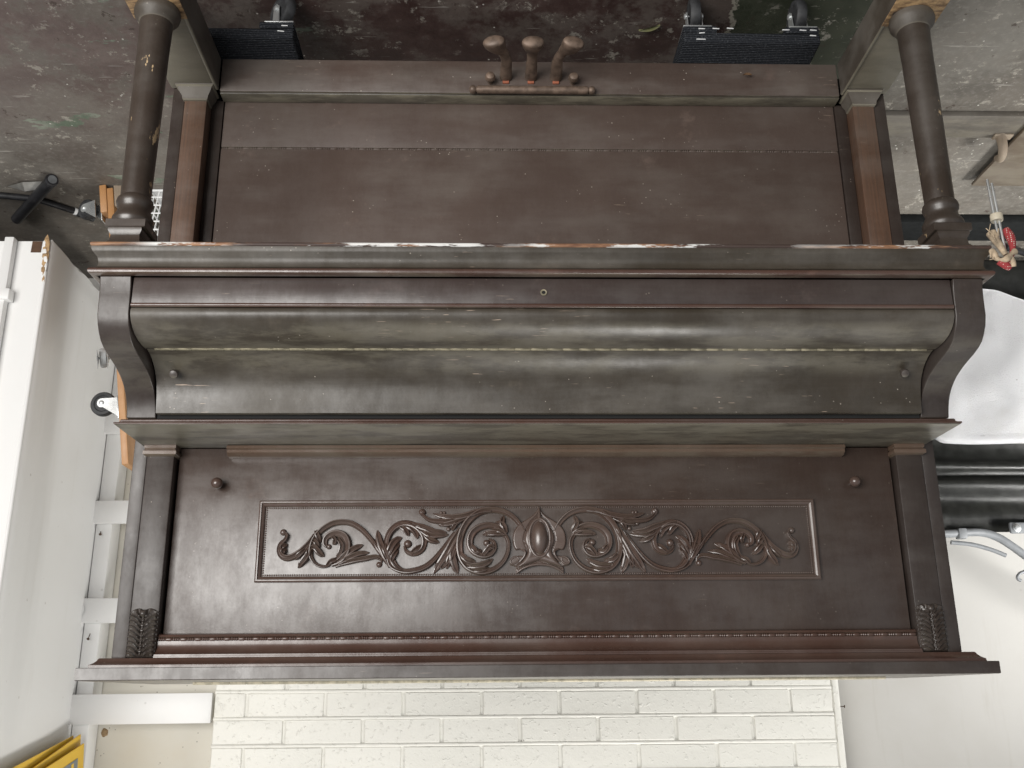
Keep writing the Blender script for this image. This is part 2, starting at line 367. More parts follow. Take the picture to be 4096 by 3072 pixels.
M['grey_tube'] = plain('grey_frame_paint', (0.20, 0.21, 0.22), 0.48, 0.0, 0.12, 30)
def mk_cloth():
    m = NT('white_terry_cloth')
    col = m.mix(m.math('MULTIPLY', m.ramp(m.noise(5, 5), 0.5, 0.75), 0.35), (0.88, 0.885, 0.90), (0.72, 0.69, 0.64))
    sp = m.math('MULTIPLY', m.ramp(m.voro(34), 0.12, 0.08), m.ramp(m.noise(9, 2), 0.60, 0.64))
    col = m.mix(sp, col, (0.12, 0.07, 0.05))
    m.bump(m.noise(240, 4, 0.75), 0.9, 0.004)
    return m.out(col, 0.95, spec=0.1)
M['cloth'] = mk_cloth()
M['yellow'] = plain('yellow_card', (0.80, 0.50, 0.035), 0.4, 0, 0.05, 8, 0.0)
M['card_black'] = plain('black_print', (0.045, 0.045, 0.04), 0.45, 0, 0.1)
M['card_grey'] = plain('grey_print', (0.20, 0.225, 0.235), 0.45, 0, 0.08)
M['plastic_white'] = plain('white_plastic', (0.82, 0.83, 0.83), 0.4, 0, 0.05)
M['leaf'] = plain('dry_green_leaf', (0.20, 0.20, 0.09), 0.6, 0, 0.25)
M['leaf_brown'] = plain('dry_brown_leaf', (0.16, 0.09, 0.045), 0.7, 0, 0.25)
M['rope'] = plain('frayed_cotton', (0.42, 0.33, 0.23), 0.9, 0, 0.4, 60, 0.4)
def mk_dots():
    m = NT('red_dotted_fabric')
    col = m.mix(m.ramp(m.voro(290, rnd=0.15), 0.28, 0.22), (0.30, 0.035, 0.038), (0.62, 0.54, 0.47))
    return m.out(col, 0.85)
M['dots'] = mk_dots()
M['nail'] = plain('rusty_nail', (0.10, 0.065, 0.045), 0.6, 0.5, 0.3)
M['paper'] = plain('dirty_paper', (0.45, 0.44, 0.41), 0.8, 0, 0.2)

# ------------------------------------------------------------------ floor and back of the garage
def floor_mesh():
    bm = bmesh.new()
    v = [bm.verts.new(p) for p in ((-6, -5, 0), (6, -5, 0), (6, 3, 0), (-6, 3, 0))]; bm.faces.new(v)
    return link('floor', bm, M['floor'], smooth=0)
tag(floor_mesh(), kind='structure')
tag(box('back_wall', -3.2, 3.2, 1.445, 1.53, 0, 2.6, M['plaster'], bev=0), kind='structure')
# cream sheet to the right of the brick pier, lining the back wall
sheet = box('lining_sheet', 0.80, 1.395, 1.437, 1.4435, 0.0, 2.6, M['cream'], bev=0.001)
tag(sheet, 'speckled cream lining sheet fixed to the wall behind the white cross boards', 'wall panel')

# brick pier, painted white
BX0, BX1, BY, PZ, PX = -0.962, 0.912, 1.33, 0.0770, 0.2345
pier = thing('brick_pier', 'white painted brick pier rising behind the middle of the piano', 'brick wall', (0, BY, 0))
box('mortar_core', BX0-0.020, BX1-0.003, 0.0048, 0.110, 0.0, 2.55, M['brick'], pier, bev=0.003)
def brick_mesh(w, seed):
    rnd = random.Random(seed); bm = bmesh.new()
    add_box(bm, 0, w, 0.0, 0.06, 0, PZ-0.0105, 0.0030, 3)
    for v in bm.verts:
        v.co += Vector((rnd.uniform(-1, 1)*0.0012, rnd.uniform(-1, 1)*0.0009, rnd.uniform(-1, 1)*0.0012))
    return bm
variants = {}
nz = int(2.52/PZ); z_ref = 1.397
k0 = -int(z_ref/PZ)
first = True
for k in range(k0, k0+nz):
    z = z_ref+k*PZ+0.005
    if z < 0: continue
    off = 0.109 if k % 2 == 0 else -0.006
    xs = [BX0]+[off+i*PX for i in range(-6, 7) if BX0+0.03 < off+i*PX < BX1-0.03]+[BX1]
    for a, b in zip(xs, xs[1:]):
        w = round(b-a-0.010, 4)
        key = (w, random.randrange(3))
        x0 = a+0.005
        yy = random.uniform(-0.0012, 0.0008)
        if key not in variants:
            variants[key] = link('brick', brick_mesh(w, hash(key) % 999), M['brick'], pier, 22, loc=(x0, yy, z))
        else:
            share(variants[key], 'brick', pier, (x0, yy, z))
# raised bed joints, one bead for each course
def joint_mesh():
    bm = bmesh.new(); rnd = random.Random(3); n = 90; rows = []
    for i in range(n+1):
        x = BX0+0.004+(BX1-BX0-0.008)*i/n; row = []
        for a in range(7):
            t = -1+2*a/6
            row.append(bm.verts.new((x, 0.0048-0.0058*(1-t*t)**0.5+rnd.uniform(-1, 1)*0.0004, t*0.0068+rnd.uniform(-1, 1)*0.0006)))
        rows.append(row)
    for p, q in zip(rows, rows[1:]):
        for a in range(6): bm.faces.new((p[a], p[a+1], q[a+1], q[a]))
    return bm
jm = None
for k in range(k0, k0+nz):
    z = z_ref+k*PZ
    if z < 0.01: continue
    if jm is None: jm = link('mortar_joint', joint_mesh(), M['brick'], pier, 60, loc=(0, 0, z))
    else: share(jm, 'mortar_joint', pier, (0, 0, z))
# vertical painted edge strip at the pier's far side
box('edge_strip', BX0-0.019, BX0+0.001, -0.001, 0.05, 0.0, 2.55, M['brick'], pier, bev=0.004)

# timber upright and cross boards nailed to it
stud = box('timber_upright', 1.283, 1.333, 1.360, 1.436, 0.0, 2.6, M['white'], bev=0.003)
tag(stud, 'white painted timber upright in the corner behind the cross boards', 'timber post')
stud_wd = M['cream']
bl = [(0.515, 0.592, 'cross board partly behind the leaning dolly, lowest of the four'),
      (0.812, 0.884, 'cross board behind the piano side, second lowest of the four'),
      (1.118, 1.192, 'cross board beside the carved pilaster top, with a flap of loose paint'),
      (1.3995, 1.486, 'wide cross board above the piano lid, running to the brick pier')]
for i, (z0, z1, tx) in enumerate(bl):
    bm = bmesh.new(); add_box(bm, 0.918, 1.345+0.004*(i % 2), 1.338, 1.3585, z0, z1, 0.0015, 2)
    for v in bm.verts: v.co.z += 0.004*(v.co.x-1.1)*(1 if i % 2 else -1)
    o = link('cross_board', bm, M['white'])
    tag(o, 'white painted '+tx, 'board', 'white cross boards')
# flap of lifted paint and nails
bm = bmesh.new()
pts = catmull([(1.346, 1.1185, 0), (1.356, 1.125, 0), (1.355, 1.15, 0), (1.350, 1.175, 0), (1.338, 1.178, 0), (1.334, 1.16, 0), (1.328, 1.14, 0), (1.334, 1.122, 0)], 18)
fv = [bm.verts.new((p.x, 1.3355+0.0015*math.sin(p.y*70), p.y+0.012)) for p in pts]; bm.faces.new(fv)
bmesh.ops.solidify(bm, geom=bm.faces[:], thickness=0.0008)
tag(link('loose_paint', bm, M['white']), 'loose curled flap of white paint on a cross board', 'paint flake')
def nail(loc, d, L, label):
    t = thing('nail', label, 'nail', loc)
    t.rotation_euler = Vector(d).to_track_quat('Z', 'Y').to_euler()
    lathe('shank', [(0.0014, -0.004), (0.0014, L)], M['nail'], t, seg=8)
    lathe('head', [(0.0042, L), (0.0046, L+0.0006), (0.004, L+0.0018)], M['nail'], t, seg=12)
nail((-0.985, 1.40, 1.455), (-1, -0.1, 0.0), 0.030, 'bare nail sticking out sideways beside the brick pier')
nail((1.312, 1.361, 1.222), (-0.1, -0.6, 0.5), 0.026, 'rusty nail in the upright just above the board with loose paint')
nail((1.316, 1.361, 0.908), (-0.2, -0.6, 0.4), 0.020, 'rusty nail in the upright above the second lowest board')
# knot hole in the sheet beside the upright
bm = bmesh.new(); bmesh.ops.create_icosphere(bm, subdivisions=2, radius=1)
for v in bm.verts: v.co = Vector((1.262+v.co.x*0.011, 1.437+v.co.y*0.004, 1.512+v.co.z*0.013*(1+0.2*math.sin(v.co.x*5))))
tag(link('bark_knot', bm, plain('knot_brown', (0.25, 0.17, 0.09), 0.8, 0, 0.5, 90, 0.5)), 'small brown knot on the cream sheet above the wide cross board', 'knot')

# boxed-in partition that stops short of the floor
part = thing('boxed_partition', 'white boxed-in partition with chipped lower corner, ending above the floor', 'partition', (1.335, 0.80, 0.165))
bm = bmesh.new()
add_box(bm, 0.004, 1.9, -0.008, 0.0, 0.006, 2.4, 0.0015, 1)
link('front_panel', bm, M['white'], part)
bm = bmesh.new(); add_box(bm, 0.0, 0.010, 0.001, 0.634, 0.0, 2.4, 0.0015, 1)
for e in range(3): bmesh.ops.subdivide_edges(bm, edges=[e_ for e_ in bm.edges if abs((e_.verts[0].co-e_.verts[1].co).y) > 0.12], cuts=3)
rnd = random.Random(5)
for v in bm.verts:
    if v.co.z < 0.01: v.co.z += rnd.uniform(-0.004, 0.006)
link('side_panel', bm, M['partition'], part)
box('inner_lining', 0.35, 1.9, 0.02, 0.62, 0.02, 2.3, M['grey_timber'], part, bev=0)
rnd = random.Random(11)
for i in range(16):       # broken corner: splinters of raw timber and plaster
    bm = bmesh.new(); bmesh.ops.create_icosphere(bm, subdivisions=1, radius=1)
    cx, cz = 0.002+rnd.uniform(0, 0.020)*(1-i/18), 0.008+0.0078*i
    sx, sz = rnd.uniform(0.006, 0.011)*(1-0.03*i), rnd.uniform(0.012, 0.024)
    for v in bm.verts:
        v.co = Vector((cx+v.co.x*sx*rnd.uniform(0.7, 1.2), -0.008+v.co.y*0.0045*rnd.uniform(0.6, 1.2), cz+v.co.z*sz*rnd.uniform(0.7, 1.2)))
    link('splinter', bm, M['raw'] if i % 3 != 1 else M['white'], part, 0)
bm = bmesh.new(); add_box(bm, 0.018, 0.046, -0.0098, -0.0085, 0.008, 0.042, 0)
for v in bm.verts: v.co.x += 0.008*math.sin(v.co.z*60)
link('broken_hole', bm, plain('hole_brown', (0.09, 0.05, 0.03), 0.9), part, 0)
lathe('corner_bead', [(0.004, 0.10), (0.0055, 0.14), (0.005, 1.2), (0.005, 2.4)], M['white'], part, origin=(0.003, -0.006, 0), seg=10)

pipe = thing('conduit_pipe', 'white painted conduit pipe with a square clip on the partition face', 'pipe', (1.436, 0.780, 0.17))
bm = bmesh.new(); add_box(bm, -0.010, 0.016, -0.014, 0.011, 0.0, 2.3, 0.003, 2); link('conduit', bm, M['white'], pipe)
box('clip', -0.024, 0.030, -0.022, 0.011, 0.160, 0.192, M['white'], pipe, bev=0.003)

# ------------------------------------------------------------------ the piano
piano = thing('upright_piano', 'antique dark mahogany upright piano with carved scroll panel and closed fallboard', 'piano')
B0, CT = 0.127, 1.350     # underside of the case, top of the case
YB = 0.36
for s in (1, -1):
    def X(a, b): return (min(s*a, s*b), max(s*a, s*b))
    box('side_panel', *X(0.7265, 0.7515), 0.003, YB, B0, CT, M['case_v'], piano)
    # upper pilaster: shaft, base block, carved leaf capital
    pil = box('pilaster', *X(0.6755, 0.7255), 0.0, 0.05, 0.970, CT-0.001, M['case_v'], piano, bev=0.002)
    loft('pilaster_base', [(0.004, 0.9695), (0.004, 0.975), (0.002, 0.977), (0.0055, 0.981), (0.0055, 0.987), (0.001, 0.990)],
         *X(0.6755, 0.7255), -0.004, 0.03, M['ledge'], pil)
    # lower pilaster with its worn veneer
    lp = box('lower_pilaster', *X(0.6795, 0.7255), 0.0, 0.05, 0.2045, 0.714, M['veneer'], piano, bev=0.002)
    loft('pilaster_base', [(0.016, 0.2005), (0.016, 0.204), (0.012, 0.206), (0.010, 0.213), (0.004, 0.222), (0.003, 0.229), (0.0005, 0.231)],
         *X(0.6795, 0.7255), -0.004, 0.03, M['toe'], lp)
    box('stile', *X(0.654, 0.679), 0.034, 0.07, 0.206, 0.714, M['case_v'], piano)
    # toe block in front of the case
    toe = box('toe_block', *X(0.657, 0.7565), -0.315, 0.002, B0, 0.2, M['toe'], piano, bev=0.004)
    tube('toe_bead', [(s*0.661, -0.314, 0.1995), (s*0.661, 0.0, 0.1995)], 0.0042, M['toe'], toe, seg=10)
    box('raw_end', *X(0.6575, 0.757), -0.3165, -0.225, 0.1995, 0.2035, M['raw'], toe, bev=0.002)
    # column under the arm
    cx, cy = s*0.7050, -0.250
    col = lathe('column', [(0.0275, 0.204), (0.0295, 0.23), (0.0278, 0.30), (0.0272, 0.40), (0.0262, 0.50), (0.0252, 0.598)], M['column'], piano, (cx, cy, 0), seg=36)
    lathe('column_base', [(0.034, 0.2), (0.040, 0.204), (0.0415, 0.212), (0.040, 0.220), (0.034, 0.227), (0.032, 0.232), (0.0285, 0.235)], M['toe'], col, (cx, cy, 0), seg=32)
    lathe('column_capital', [(0.0255, 0.592), (0.0295, 0.597), (0.0310, 0.603), (0.0295, 0.609), (0.0275, 0.613), (0.0272, 0.619),
                             (0.0300, 0.626), (0.0345, 0.634), (0.0350, 0.640), (0.0315, 0.646)], M['column'], col, (cx, cy, 0), seg=36)
    blk = loft('abacus', [(0.000, 0.646), (0.001, 0.647), (0.001, 0.660), (0.000, 0.661)], cx-0.032, cx+0.032, cy-0.032, cy+0.032, M['column'], col, ey=(1, 1))
    loft('bracket_block', [(-0.004, 0.6615), (-0.004, 0.667), (-0.008, 0.674), (-0.007, 0.684), (0.001, 0.696), (0.003, 0.703), (0.006, 0.7045), (0.006, 0.7155)],
         cx-0.032, cx+0.032, cy-0.036, cy+0.075, M['column'], col, ey=(1, 0))
    # scrolled arm
    arm = [(-0.326, 0.7705), (-0.322, 0.785), (-0.320, 0.801), (-0.318, 0.832), (-0.312, 0.848), (-0.303, 0.860), (-0.293, 0.869), (-0.280, 0.875), (-0.262, 0.880),
           (-0.238, 0.8845), (-0.222, 0.888), (-0.208, 0.892), (-0.193, 0.897), (-0.181, 0.903), (-0.170, 0.910), (-0.160, 0.919), (-0.153, 0.929),
           (-0.148, 0.940), (-0.145, 0.950), (-0.1435, 0.9565), (0.03, 0.9565), (0.03, 0.7705)]
    a = extrude_x('arm', arm, s*0.668, s*0.718, M['case_v'], piano, 30)
    bv = a.modifiers.new('edge', 'BEVEL'); bv.width = 0.0015; bv.segments = 2; bv.limit_method = 'ANGLE'; bv.angle_limit = R(60)

# key bed with worn lip, cove and bead
loft('key_bed', [(-0.012, 0.7160), (-0.012, 0.7205), (-0.0015, 0.7218), (-0.0018, 0.727), (-0.004, 0.731), (-0.010, 0.738), (-0.012, 0.747), (-0.0105, 0.754), (-0.007, 0.757), (-0.012, 0.7575), (-0.012, 0.770)],
     -0.735, 0.735, -0.337, 0.004, M['fall'], piano)
loft('worn_lip', [(-0.0015, 0.7150), (0.000, 0.7165), (0.0005, 0.7185), (0.0, 0.7205), (-0.0015, 0.7217)], -0.735, 0.735, -0.337, 0.002, M['worn'], piano)
loft('key_bed_bead', [(-0.008, 0.7585), (-0.003, 0.7595), (-0.0005, 0.762), (0.0, 0.7645), (-0.0012, 0.7675), (-0.004, 0.769), (-0.010, 0.7700)],
     -0.735, 0.735, -0.337, 0.003, M['mould'], piano)
slip = box('key_slip', -0.666, 0.666, -0.3195, -0.29, 0.7702, 0.8145, M['slip'], piano, bev=0.001)
lathe('lock_ring', [(0.0030, 0), (0.0052, 0), (0.0056, -0.0012), (0.0048, -0.0022), (0.0032, -0.0018), (0.0030, 0.0)], M['hinge'], slip, (0.005, -0.3195, 0.795), 'Y', 20)
lathe('keyhole', [(0.0030, -0.0004), (0.0030, -0.0006)], M['black'], slip, (0.005, -0.3195, 0.795), 'Y', 14)
tube('slip_bead', [(-0.6655, -0.3185, 0.8175), (0.6655, -0.3185, 0.8175)], 0.0036, M['mould'], piano, seg=14)

# folding fallboard: nose flap and concave upper leaf
nose = [(-0.3165, 0.8215), (-0.3185, 0.826), (-0.317, 0.834), (-0.311, 0.8425), (-0.302, 0.850), (-0.288, 0.8565), (-0.270, 0.8605), (-0.250, 0.862), (-0.2345, 0.8615),
        (-0.2345, 0.848), (-0.29, 0.840), (-0.300, 0.8215)]
extrude_x('fallboard_flap', nose, -0.666, 0.666, M['fall'], piano, 40)
leaf_p = [(-0.2320, 0.8615), (-0.222, 0.863), (-0.210, 0.8665), (-0.197, 0.8725), (-0.186, 0.880), (-0.177, 0.889), (-0.170, 0.899), (-0.165, 0.911), (-0.1615, 0.924),
          (-0.1595, 0.937), (-0.158, 0.9515), (-0.145, 0.9515), (-0.145, 0.92), (-0.160, 0.885), (-0.19, 0.858), (-0.2320, 0.850)]
fb = extrude_x('fallboard_leaf', leaf_p, -0.664, 0.664, M['fall'], piano, 40)
box('fallboard_back', -0.667, 0.667, -0.140, -0.130, 0.772, 0.9565, M['black'], piano, bev=0)
box('key_well', -0.667, 0.667, -0.289, -0.140, 0.771, 0.81, M['black'], piano, bev=0)
# hinge: knuckles along the joint
def hinge(name, x0, x1, y, z, r, pitch, parent, mat='hinge'):
    prof = []; x = x0
    while x < x1-1e-4:
        xe = min(x+pitch, x1)
        prof += [(r*0.72, x), (r, x+0.0006), (r, xe-0.0012), (r*0.72, xe-0.0006)]; x = xe
    return lathe(name, prof, M[mat], parent, (0, y, z), 'X', 10, 60)
hinge('fallboard_hinge', -0.652, 0.652, -0.2333, 0.8612, 0.0030, 0.027, piano)
for sx, zz in ((0.629, 0.8855), (-0.628, 0.8835)):
    k = lathe('fallboard_knob', [(0.0045, 0.006), (0.0045, -0.004), (0.0068, -0.006), (0.0078, -0.010), (0.0066, -0.014), (0.003, -0.0155)], M['case'], piano, (0, 0, 0), 'Y', 20)
    k.location = (sx, -0.182, zz); k.rotation_euler = (R(-35), 0, 0)

# music shelf
loft('music_shelf', [(-0.012, 0.9570), (-0.009, 0.9575), (-0.008, 0.9610), (-0.0055, 0.9630), (-0.0055, 0.9640), (0.0, 0.9648), (0.0, 0.9682), (-0.001, 0.9692)],
     -0.736, 0.736, -0.148, 0.018, M['dusty'], piano)
loft('shelf_moulding', [(-0.012, 0.9568), (-0.0085, 0.9573), (-0.0068, 0.9590), (-0.0068, 0.9615), (-0.005, 0.9632), (-0.005, 0.9641), (0.0008, 0.9648), (0.0012, 0.9665), (0.0006, 0.9680)],
     -0.736, 0.736, -0.148, -0.004, M['mould'], piano)

# upper front panel with frame, beading, knobs and carving
PY = 0.020
up = box('front_panel', -0.6715, 0.6715, PY, 0.04, 0.970, 1.3125, M['panel'], piano, bev=0.0015)
strip = extrude_x('music_ledge', [(PY, 0.9705), (PY-0.026, 0.9705), (PY-0.027, 0.976), (PY-0.022, 0.978), (PY-0.0225, 0.983), (PY-0.014, 0.988), (PY, 0.989)], -0.579, 0.579, M['ledge'], up, 30)
for s in (1, -1):
    lathe('panel_knob', [(0.0045, 0.001), (0.0045, -0.006), (0.008, -0.009), (0.0105, -0.014), (0.0098, -0.020), (0.006, -0.0245), (0.002, -0.026)], M['carve'], up, (s*0.594, PY, 1.0395), 'Y', 22)
# rectangular moulding round the carved field
FX, FZ0, FZ1 = 0.5155, 1.0705, 1.2195
def frame_mesh():
    prof = [(0.0, 0.0), (0.0, -0.0065), (0.0025, -0.0085), (0.0045, -0.0085), (0.0060, -0.0060), (0.0085, -0.0050), (0.0105, -0.0028), (0.0112, 0.0)]
    bm = bmesh.new(); rows = []
    for o, h in prof:
        rows.append([bm.verts.new((x, PY+h, z)) for x, z in ((-FX+o, FZ0+o), (FX-o, FZ0+o), (FX-o, FZ1-o), (-FX+o, FZ1-o))])
    for a, b in zip(rows, rows[1:]):
        for i in range(4): bm.faces.new((a[i], a[(i+1) % 4], b[(i+1) % 4], b[i]))
    return bm
link('panel_frame', frame_mesh(), M['carve'], up, 30)
def bead_row():
    bm = bmesh.new(); o = 0.0132; p = 0.0041
    spots = []
    n = int((2*(FX-o))/p); spots += [(-(FX-o)+i*2*(FX-o)/n, z) for i in range(n+1) for z in (FZ0+o, FZ1-o)]
    n2 = int((FZ1-FZ0-2*o)/p); spots += [(x, FZ0+o+i*(FZ1-FZ0-2*o)/n2) for i in range(1, n2) for x in (-(FX-o), FX-o)]
    for x, z in spots:
        v = []
        for rr, h in ((0.0019, 0.0), (0.0016, -0.0013)):
            v.append([bm.verts.new((x+rr*math.cos(a*math.pi/3), PY+h, z+rr*math.sin(a*math.pi/3))) for a in range(6)])
        t = bm.verts.new((x, PY-0.0021, z))
        for i in range(6):
            bm.faces.new((v[0][i], v[0][(i+1) % 6], v[1][(i+1) % 6], v[1][i])); bm.faces.new((v[1][i], v[1][(i+1) % 6], t))
    return bm
tag(link('pearl_beading', bead_row(), M['carve'], up, 180), kind='stuff')

CARVE=[
('s',0.0032,[(0.2807,1.1853),(0.2962,1.1632),(0.3117,1.1421),(0.3285,1.1246),(0.3463,1.1138),(0.3626,1.1107),(0.3798,1.1126),(0.3956,1.1206),(0.4074,1.1317),(0.4153,1.1453),(0.4193,1.1626),(0.4174,1.1761),(0.4082,1.1872),(0.3933,1.1914),(0.3789,1.1861)]),
('s',0.00492,[(0.3813,1.1873),(0.3645,1.1788),(0.3549,1.1629),(0.3548,1.1481),(0.3614,1.1361),(0.374,1.1314),(0.3863,1.1343),(0.3938,1.1417),(0.3941,1.1509),(0.3902,1.1558)]),
('b',0.00467,[(0.3872,1.1554)]),
('l',0.00418,[(0.4184,1.1577),(0.4123,1.1565),(0.4032,1.1664),(0.3947,1.173)]),
('l',0.00369,[(0.4119,1.126),(0.4079,1.1355),(0.4024,1.1474)]),
('l',0.00369,[(0.4174,1.1429),(0.4103,1.1478),(0.4048,1.159)]),
('s',0.00369,[(0.4135,1.1329),(0.4226,1.1478),(0.4342,1.1613),(0.4471,1.1711),(0.4603,1.1757),(0.4708,1.1722),(0.4763,1.1623),(0.4746,1.1505),(0.4672,1.1426),(0.4647,1.1352),(0.4675,1.1302),(0.4711,1.1277)]),
('b',0.0059,[(0.4715,1.1287)]),
('l',0.00394,[(0.4748,1.1599),(0.469,1.1538),(0.4623,1.1506)]),
('l',0.00394,[(0.47,1.1697),(0.4685,1.1624),(0.4633,1.1587)]),
('l',0.00418,[(0.4197,1.1564),(0.4257,1.1724),(0.4348,1.1846),(0.4412,1.1936)]),
('l',0.00344,[(0.4221,1.1577),(0.4239,1.17),(0.4253,1.1793)]),
('l',0.00369,[(0.4293,1.1601),(0.4363,1.1674),(0.4456,1.1752),(0.4499,1.1772)]),
('l',0.00443,[(0.3693,1.1825),(0.3551,1.1703),(0.3407,1.1593),(0.3252,1.1522)]),
('l',0.00394,[(0.3691,1.1861),(0.3475,1.1752),(0.3305,1.1684),(0.3133,1.1665)]),
('l',0.00344,[(0.3738,1.1903),(0.3472,1.1826),(0.3203,1.1773),(0.302,1.1742),(0.2928,1.1779),(0.2911,1.1848),(0.2942,1.1882)]),
('b',0.00541,[(0.2946,1.1882)]),
('b',0.00246,[(0.307,1.172)]),
('b',0.00221,[(0.2995,1.1754)]),
('l',0.00369,[(0.3711,1.1406),(0.3637,1.1535),(0.3662,1.1678),(0.3744,1.1775)]),
('l',0.0032,[(0.3813,1.1356),(0.3759,1.1455),(0.3805,1.1517)]),
('l',0.00344,[(0.3885,1.1897),(0.3815,1.1824),(0.3743,1.1795),(0.3696,1.1739)]),
('l',0.00492,[(0.2732,1.1915),(0.2849,1.1706),(0.2942,1.1483),(0.2999,1.1259)]),
('l',0.00394,[(0.2809,1.1804),(0.2925,1.1632),(0.3029,1.1483),(0.3078,1.1403)]),
('l',0.00394,[(0.2785,1.178),(0.2852,1.1607),(0.2888,1.1459)]),
('s',0.00394,[(0.2772,1.1805),(0.2815,1.1608),(0.2815,1.1434),(0.2755,1.1285),(0.2648,1.1181),(0.2505,1.1136),(0.2343,1.1167),(0.2203,1.1275),(0.2131,1.1425),(0.2148,1.1574),(0.2225,1.1665),(0.2343,1.1699),(0.2453,1.1646),(0.25,1.1547)]),
('b',0.00738,[(0.2434,1.151)]),
('l',0.00467,[(0.2355,1.1149),(0.213,1.1225),(0.1954,1.1294),(0.173,1.1302)]),
('b',0.00418,[(0.1693,1.124)]),
('l',0.00394,[(0.2241,1.1237),(0.2053,1.135),(0.1854,1.1359),(0.1692,1.134)]),
('l',0.00394,[(0.2165,1.1313),(0.2027,1.1433),(0.1859,1.1483)]),
('l',0.00492,[(0.258,1.1141),(0.2404,1.1199),(0.2298,1.1287),(0.226,1.1417)]),
('l',0.00369,[(0.2604,1.1173),(0.249,1.1249),(0.2413,1.1366)]),
('l',0.00492,[(0.2799,1.1731),(0.2718,1.1534),(0.2634,1.1435),(0.2544,1.1391)]),
('l',0.00394,[(0.2773,1.1768),(0.2691,1.1621),(0.2583,1.1497)]),
('l',0.00369,[(0.2734,1.1829),(0.2676,1.1707),(0.2605,1.1596)]),
('l',0.00344,[(0.2368,1.1684),(0.2283,1.161),(0.2198,1.1561),(0.2136,1.1549)]),
('s',0.00344,[(0.2785,1.178),(0.2732,1.1903),(0.2607,1.1977),(0.2434,1.2009),(0.2239,1.1978),(0.2092,1.1918),(0.1958,1.1809),(0.1825,1.1649),(0.1703,1.1476),(0.1581,1.129)]),
('s',0.00344,[(0.2725,1.1707),(0.2697,1.1829),(0.2621,1.1928),(0.2509,1.1982)]),
('s',0.00418,[(0.0308,1.1295),(0.0369,1.1182),(0.0456,1.1068),(0.058,1.0967),(0.0731,1.0906),(0.0907,1.0885),(0.1083,1.0915),(0.1233,1.1002),(0.1357,1.1128),(0.1444,1.1291),(0.1487,1.1465),(0.1486,1.1638),(0.1435,1.1811),(0.1323,1.1946),(0.1155,1.2016),(0.0982,1.2017),(0.081,1.1949),(0.0673,1.1815),(0.0602,1.1642),(0.0601,1.1469),(0.0678,1.1344),(0.0807,1.1288)]),
('s',0.00418,[(0.0633,1.1394),(0.0745,1.1238),(0.0907,1.1177),(0.1057,1.1192),(0.1194,1.1259),(0.1281,1.1371),(0.13,1.1515),(0.125,1.1634),(0.1143,1.1709),(0.102,1.1734),(0.0903,1.169),(0.0843,1.1592),(0.087,1.148),(0.0957,1.143)]),
('b',0.00615,[(0.0995,1.1497)]),
('l',0.00443,[(0.0907,1.089),(0.1133,1.0919),(0.1358,1.0989),(0.1583,1.1026),(0.1784,1.1008),(0.199,1.0957)]),
('s',0.0032,[(0.1233,1.099),(0.1433,1.106),(0.1633,1.1094),(0.1882,1.1101),(0.2058,1.1068),(0.2164,1.0987),(0.221,1.0931),(0.2181,1.089)]),
('b',0.00664,[(0.218,1.0926)]),
('l',0.00369,[(0.1358,1.1027),(0.1557,1.1115),(0.1732,1.1152),(0.1869,1.1154)]),
('b',0.0032,[(0.183,1.0937)]),
('b',0.00295,[(0.1772,1.0937)]),
('b',0.00394,[(0.1842,1.1149)]),
('l',0.0032,[(0.1508,1.1102),(0.1582,1.1177),(0.1631,1.127)]),
('l',0.00541,[(0.1469,1.124),(0.1604,1.1464),(0.1725,1.1687),(0.1847,1.187),(0.1957,1.2048)]),
('l',0.00443,[(0.1481,1.134),(0.1603,1.1601),(0.1699,1.181),(0.1825,1.1968)]),
('l',0.00541,[(0.1529,1.1539),(0.1614,1.1712),(0.158,1.1884),(0.1514,1.205)]),
('l',0.00394,[(0.1578,1.1613),(0.167,1.1785),(0.1722,1.1969)]),
('l',0.00443,[(0.1478,1.1688),(0.1353,1.1807),(0.1193,1.1842)]),
('l',0.00443,[(0.1353,1.1922),(0.1131,1.1911),(0.0982,1.1862),(0.0878,1.1789)]),
('l',0.00369,[(0.1278,1.1996),(0.1081,1.1989),(0.0945,1.1948)]),
('l',0.00443,[(0.0653,1.1331),(0.0832,1.1323),(0.097,1.1325),(0.1067,1.1347)]),
('l',0.00369,[(0.0633,1.1344),(0.0782,1.1273),(0.0907,1.1263)]),
('l',0.00418,[(0.0633,1.1319),(0.0687,1.1181),(0.0832,1.1117)]),
('l',0.00394,[(0.0628,1.1294),(0.0707,1.1156),(0.0676,1.0992)]),
('l',0.00418,[(0.128,1.154),(0.1181,1.1652),(0.1082,1.1628)]),
('l',0.00369,[(0.0858,1.1567),(0.097,1.1616),(0.1081,1.1751)]),
('l',0.00344,[(0.0843,1.1592),(0.0933,1.1567),(0.1007,1.1641)]),
]
STEM = [(-1, 0), (-0.96, 0.62), (-0.72, 0.98), (-0.45, 1.0), (-0.1, 0.62), (0.35, 0.48), (0.7, 0.62), (0.95, 0.45), (1, 0)]
LEAFP = [(-1, 0), (-0.94, 0.50), (-0.72, 0.90), (-0.45, 0.92), (-0.18, 0.66), (0.0, 0.56), (0.18, 0.66), (0.45, 0.98), (0.72, 0.94), (0.94, 0.52), (1, 0)]
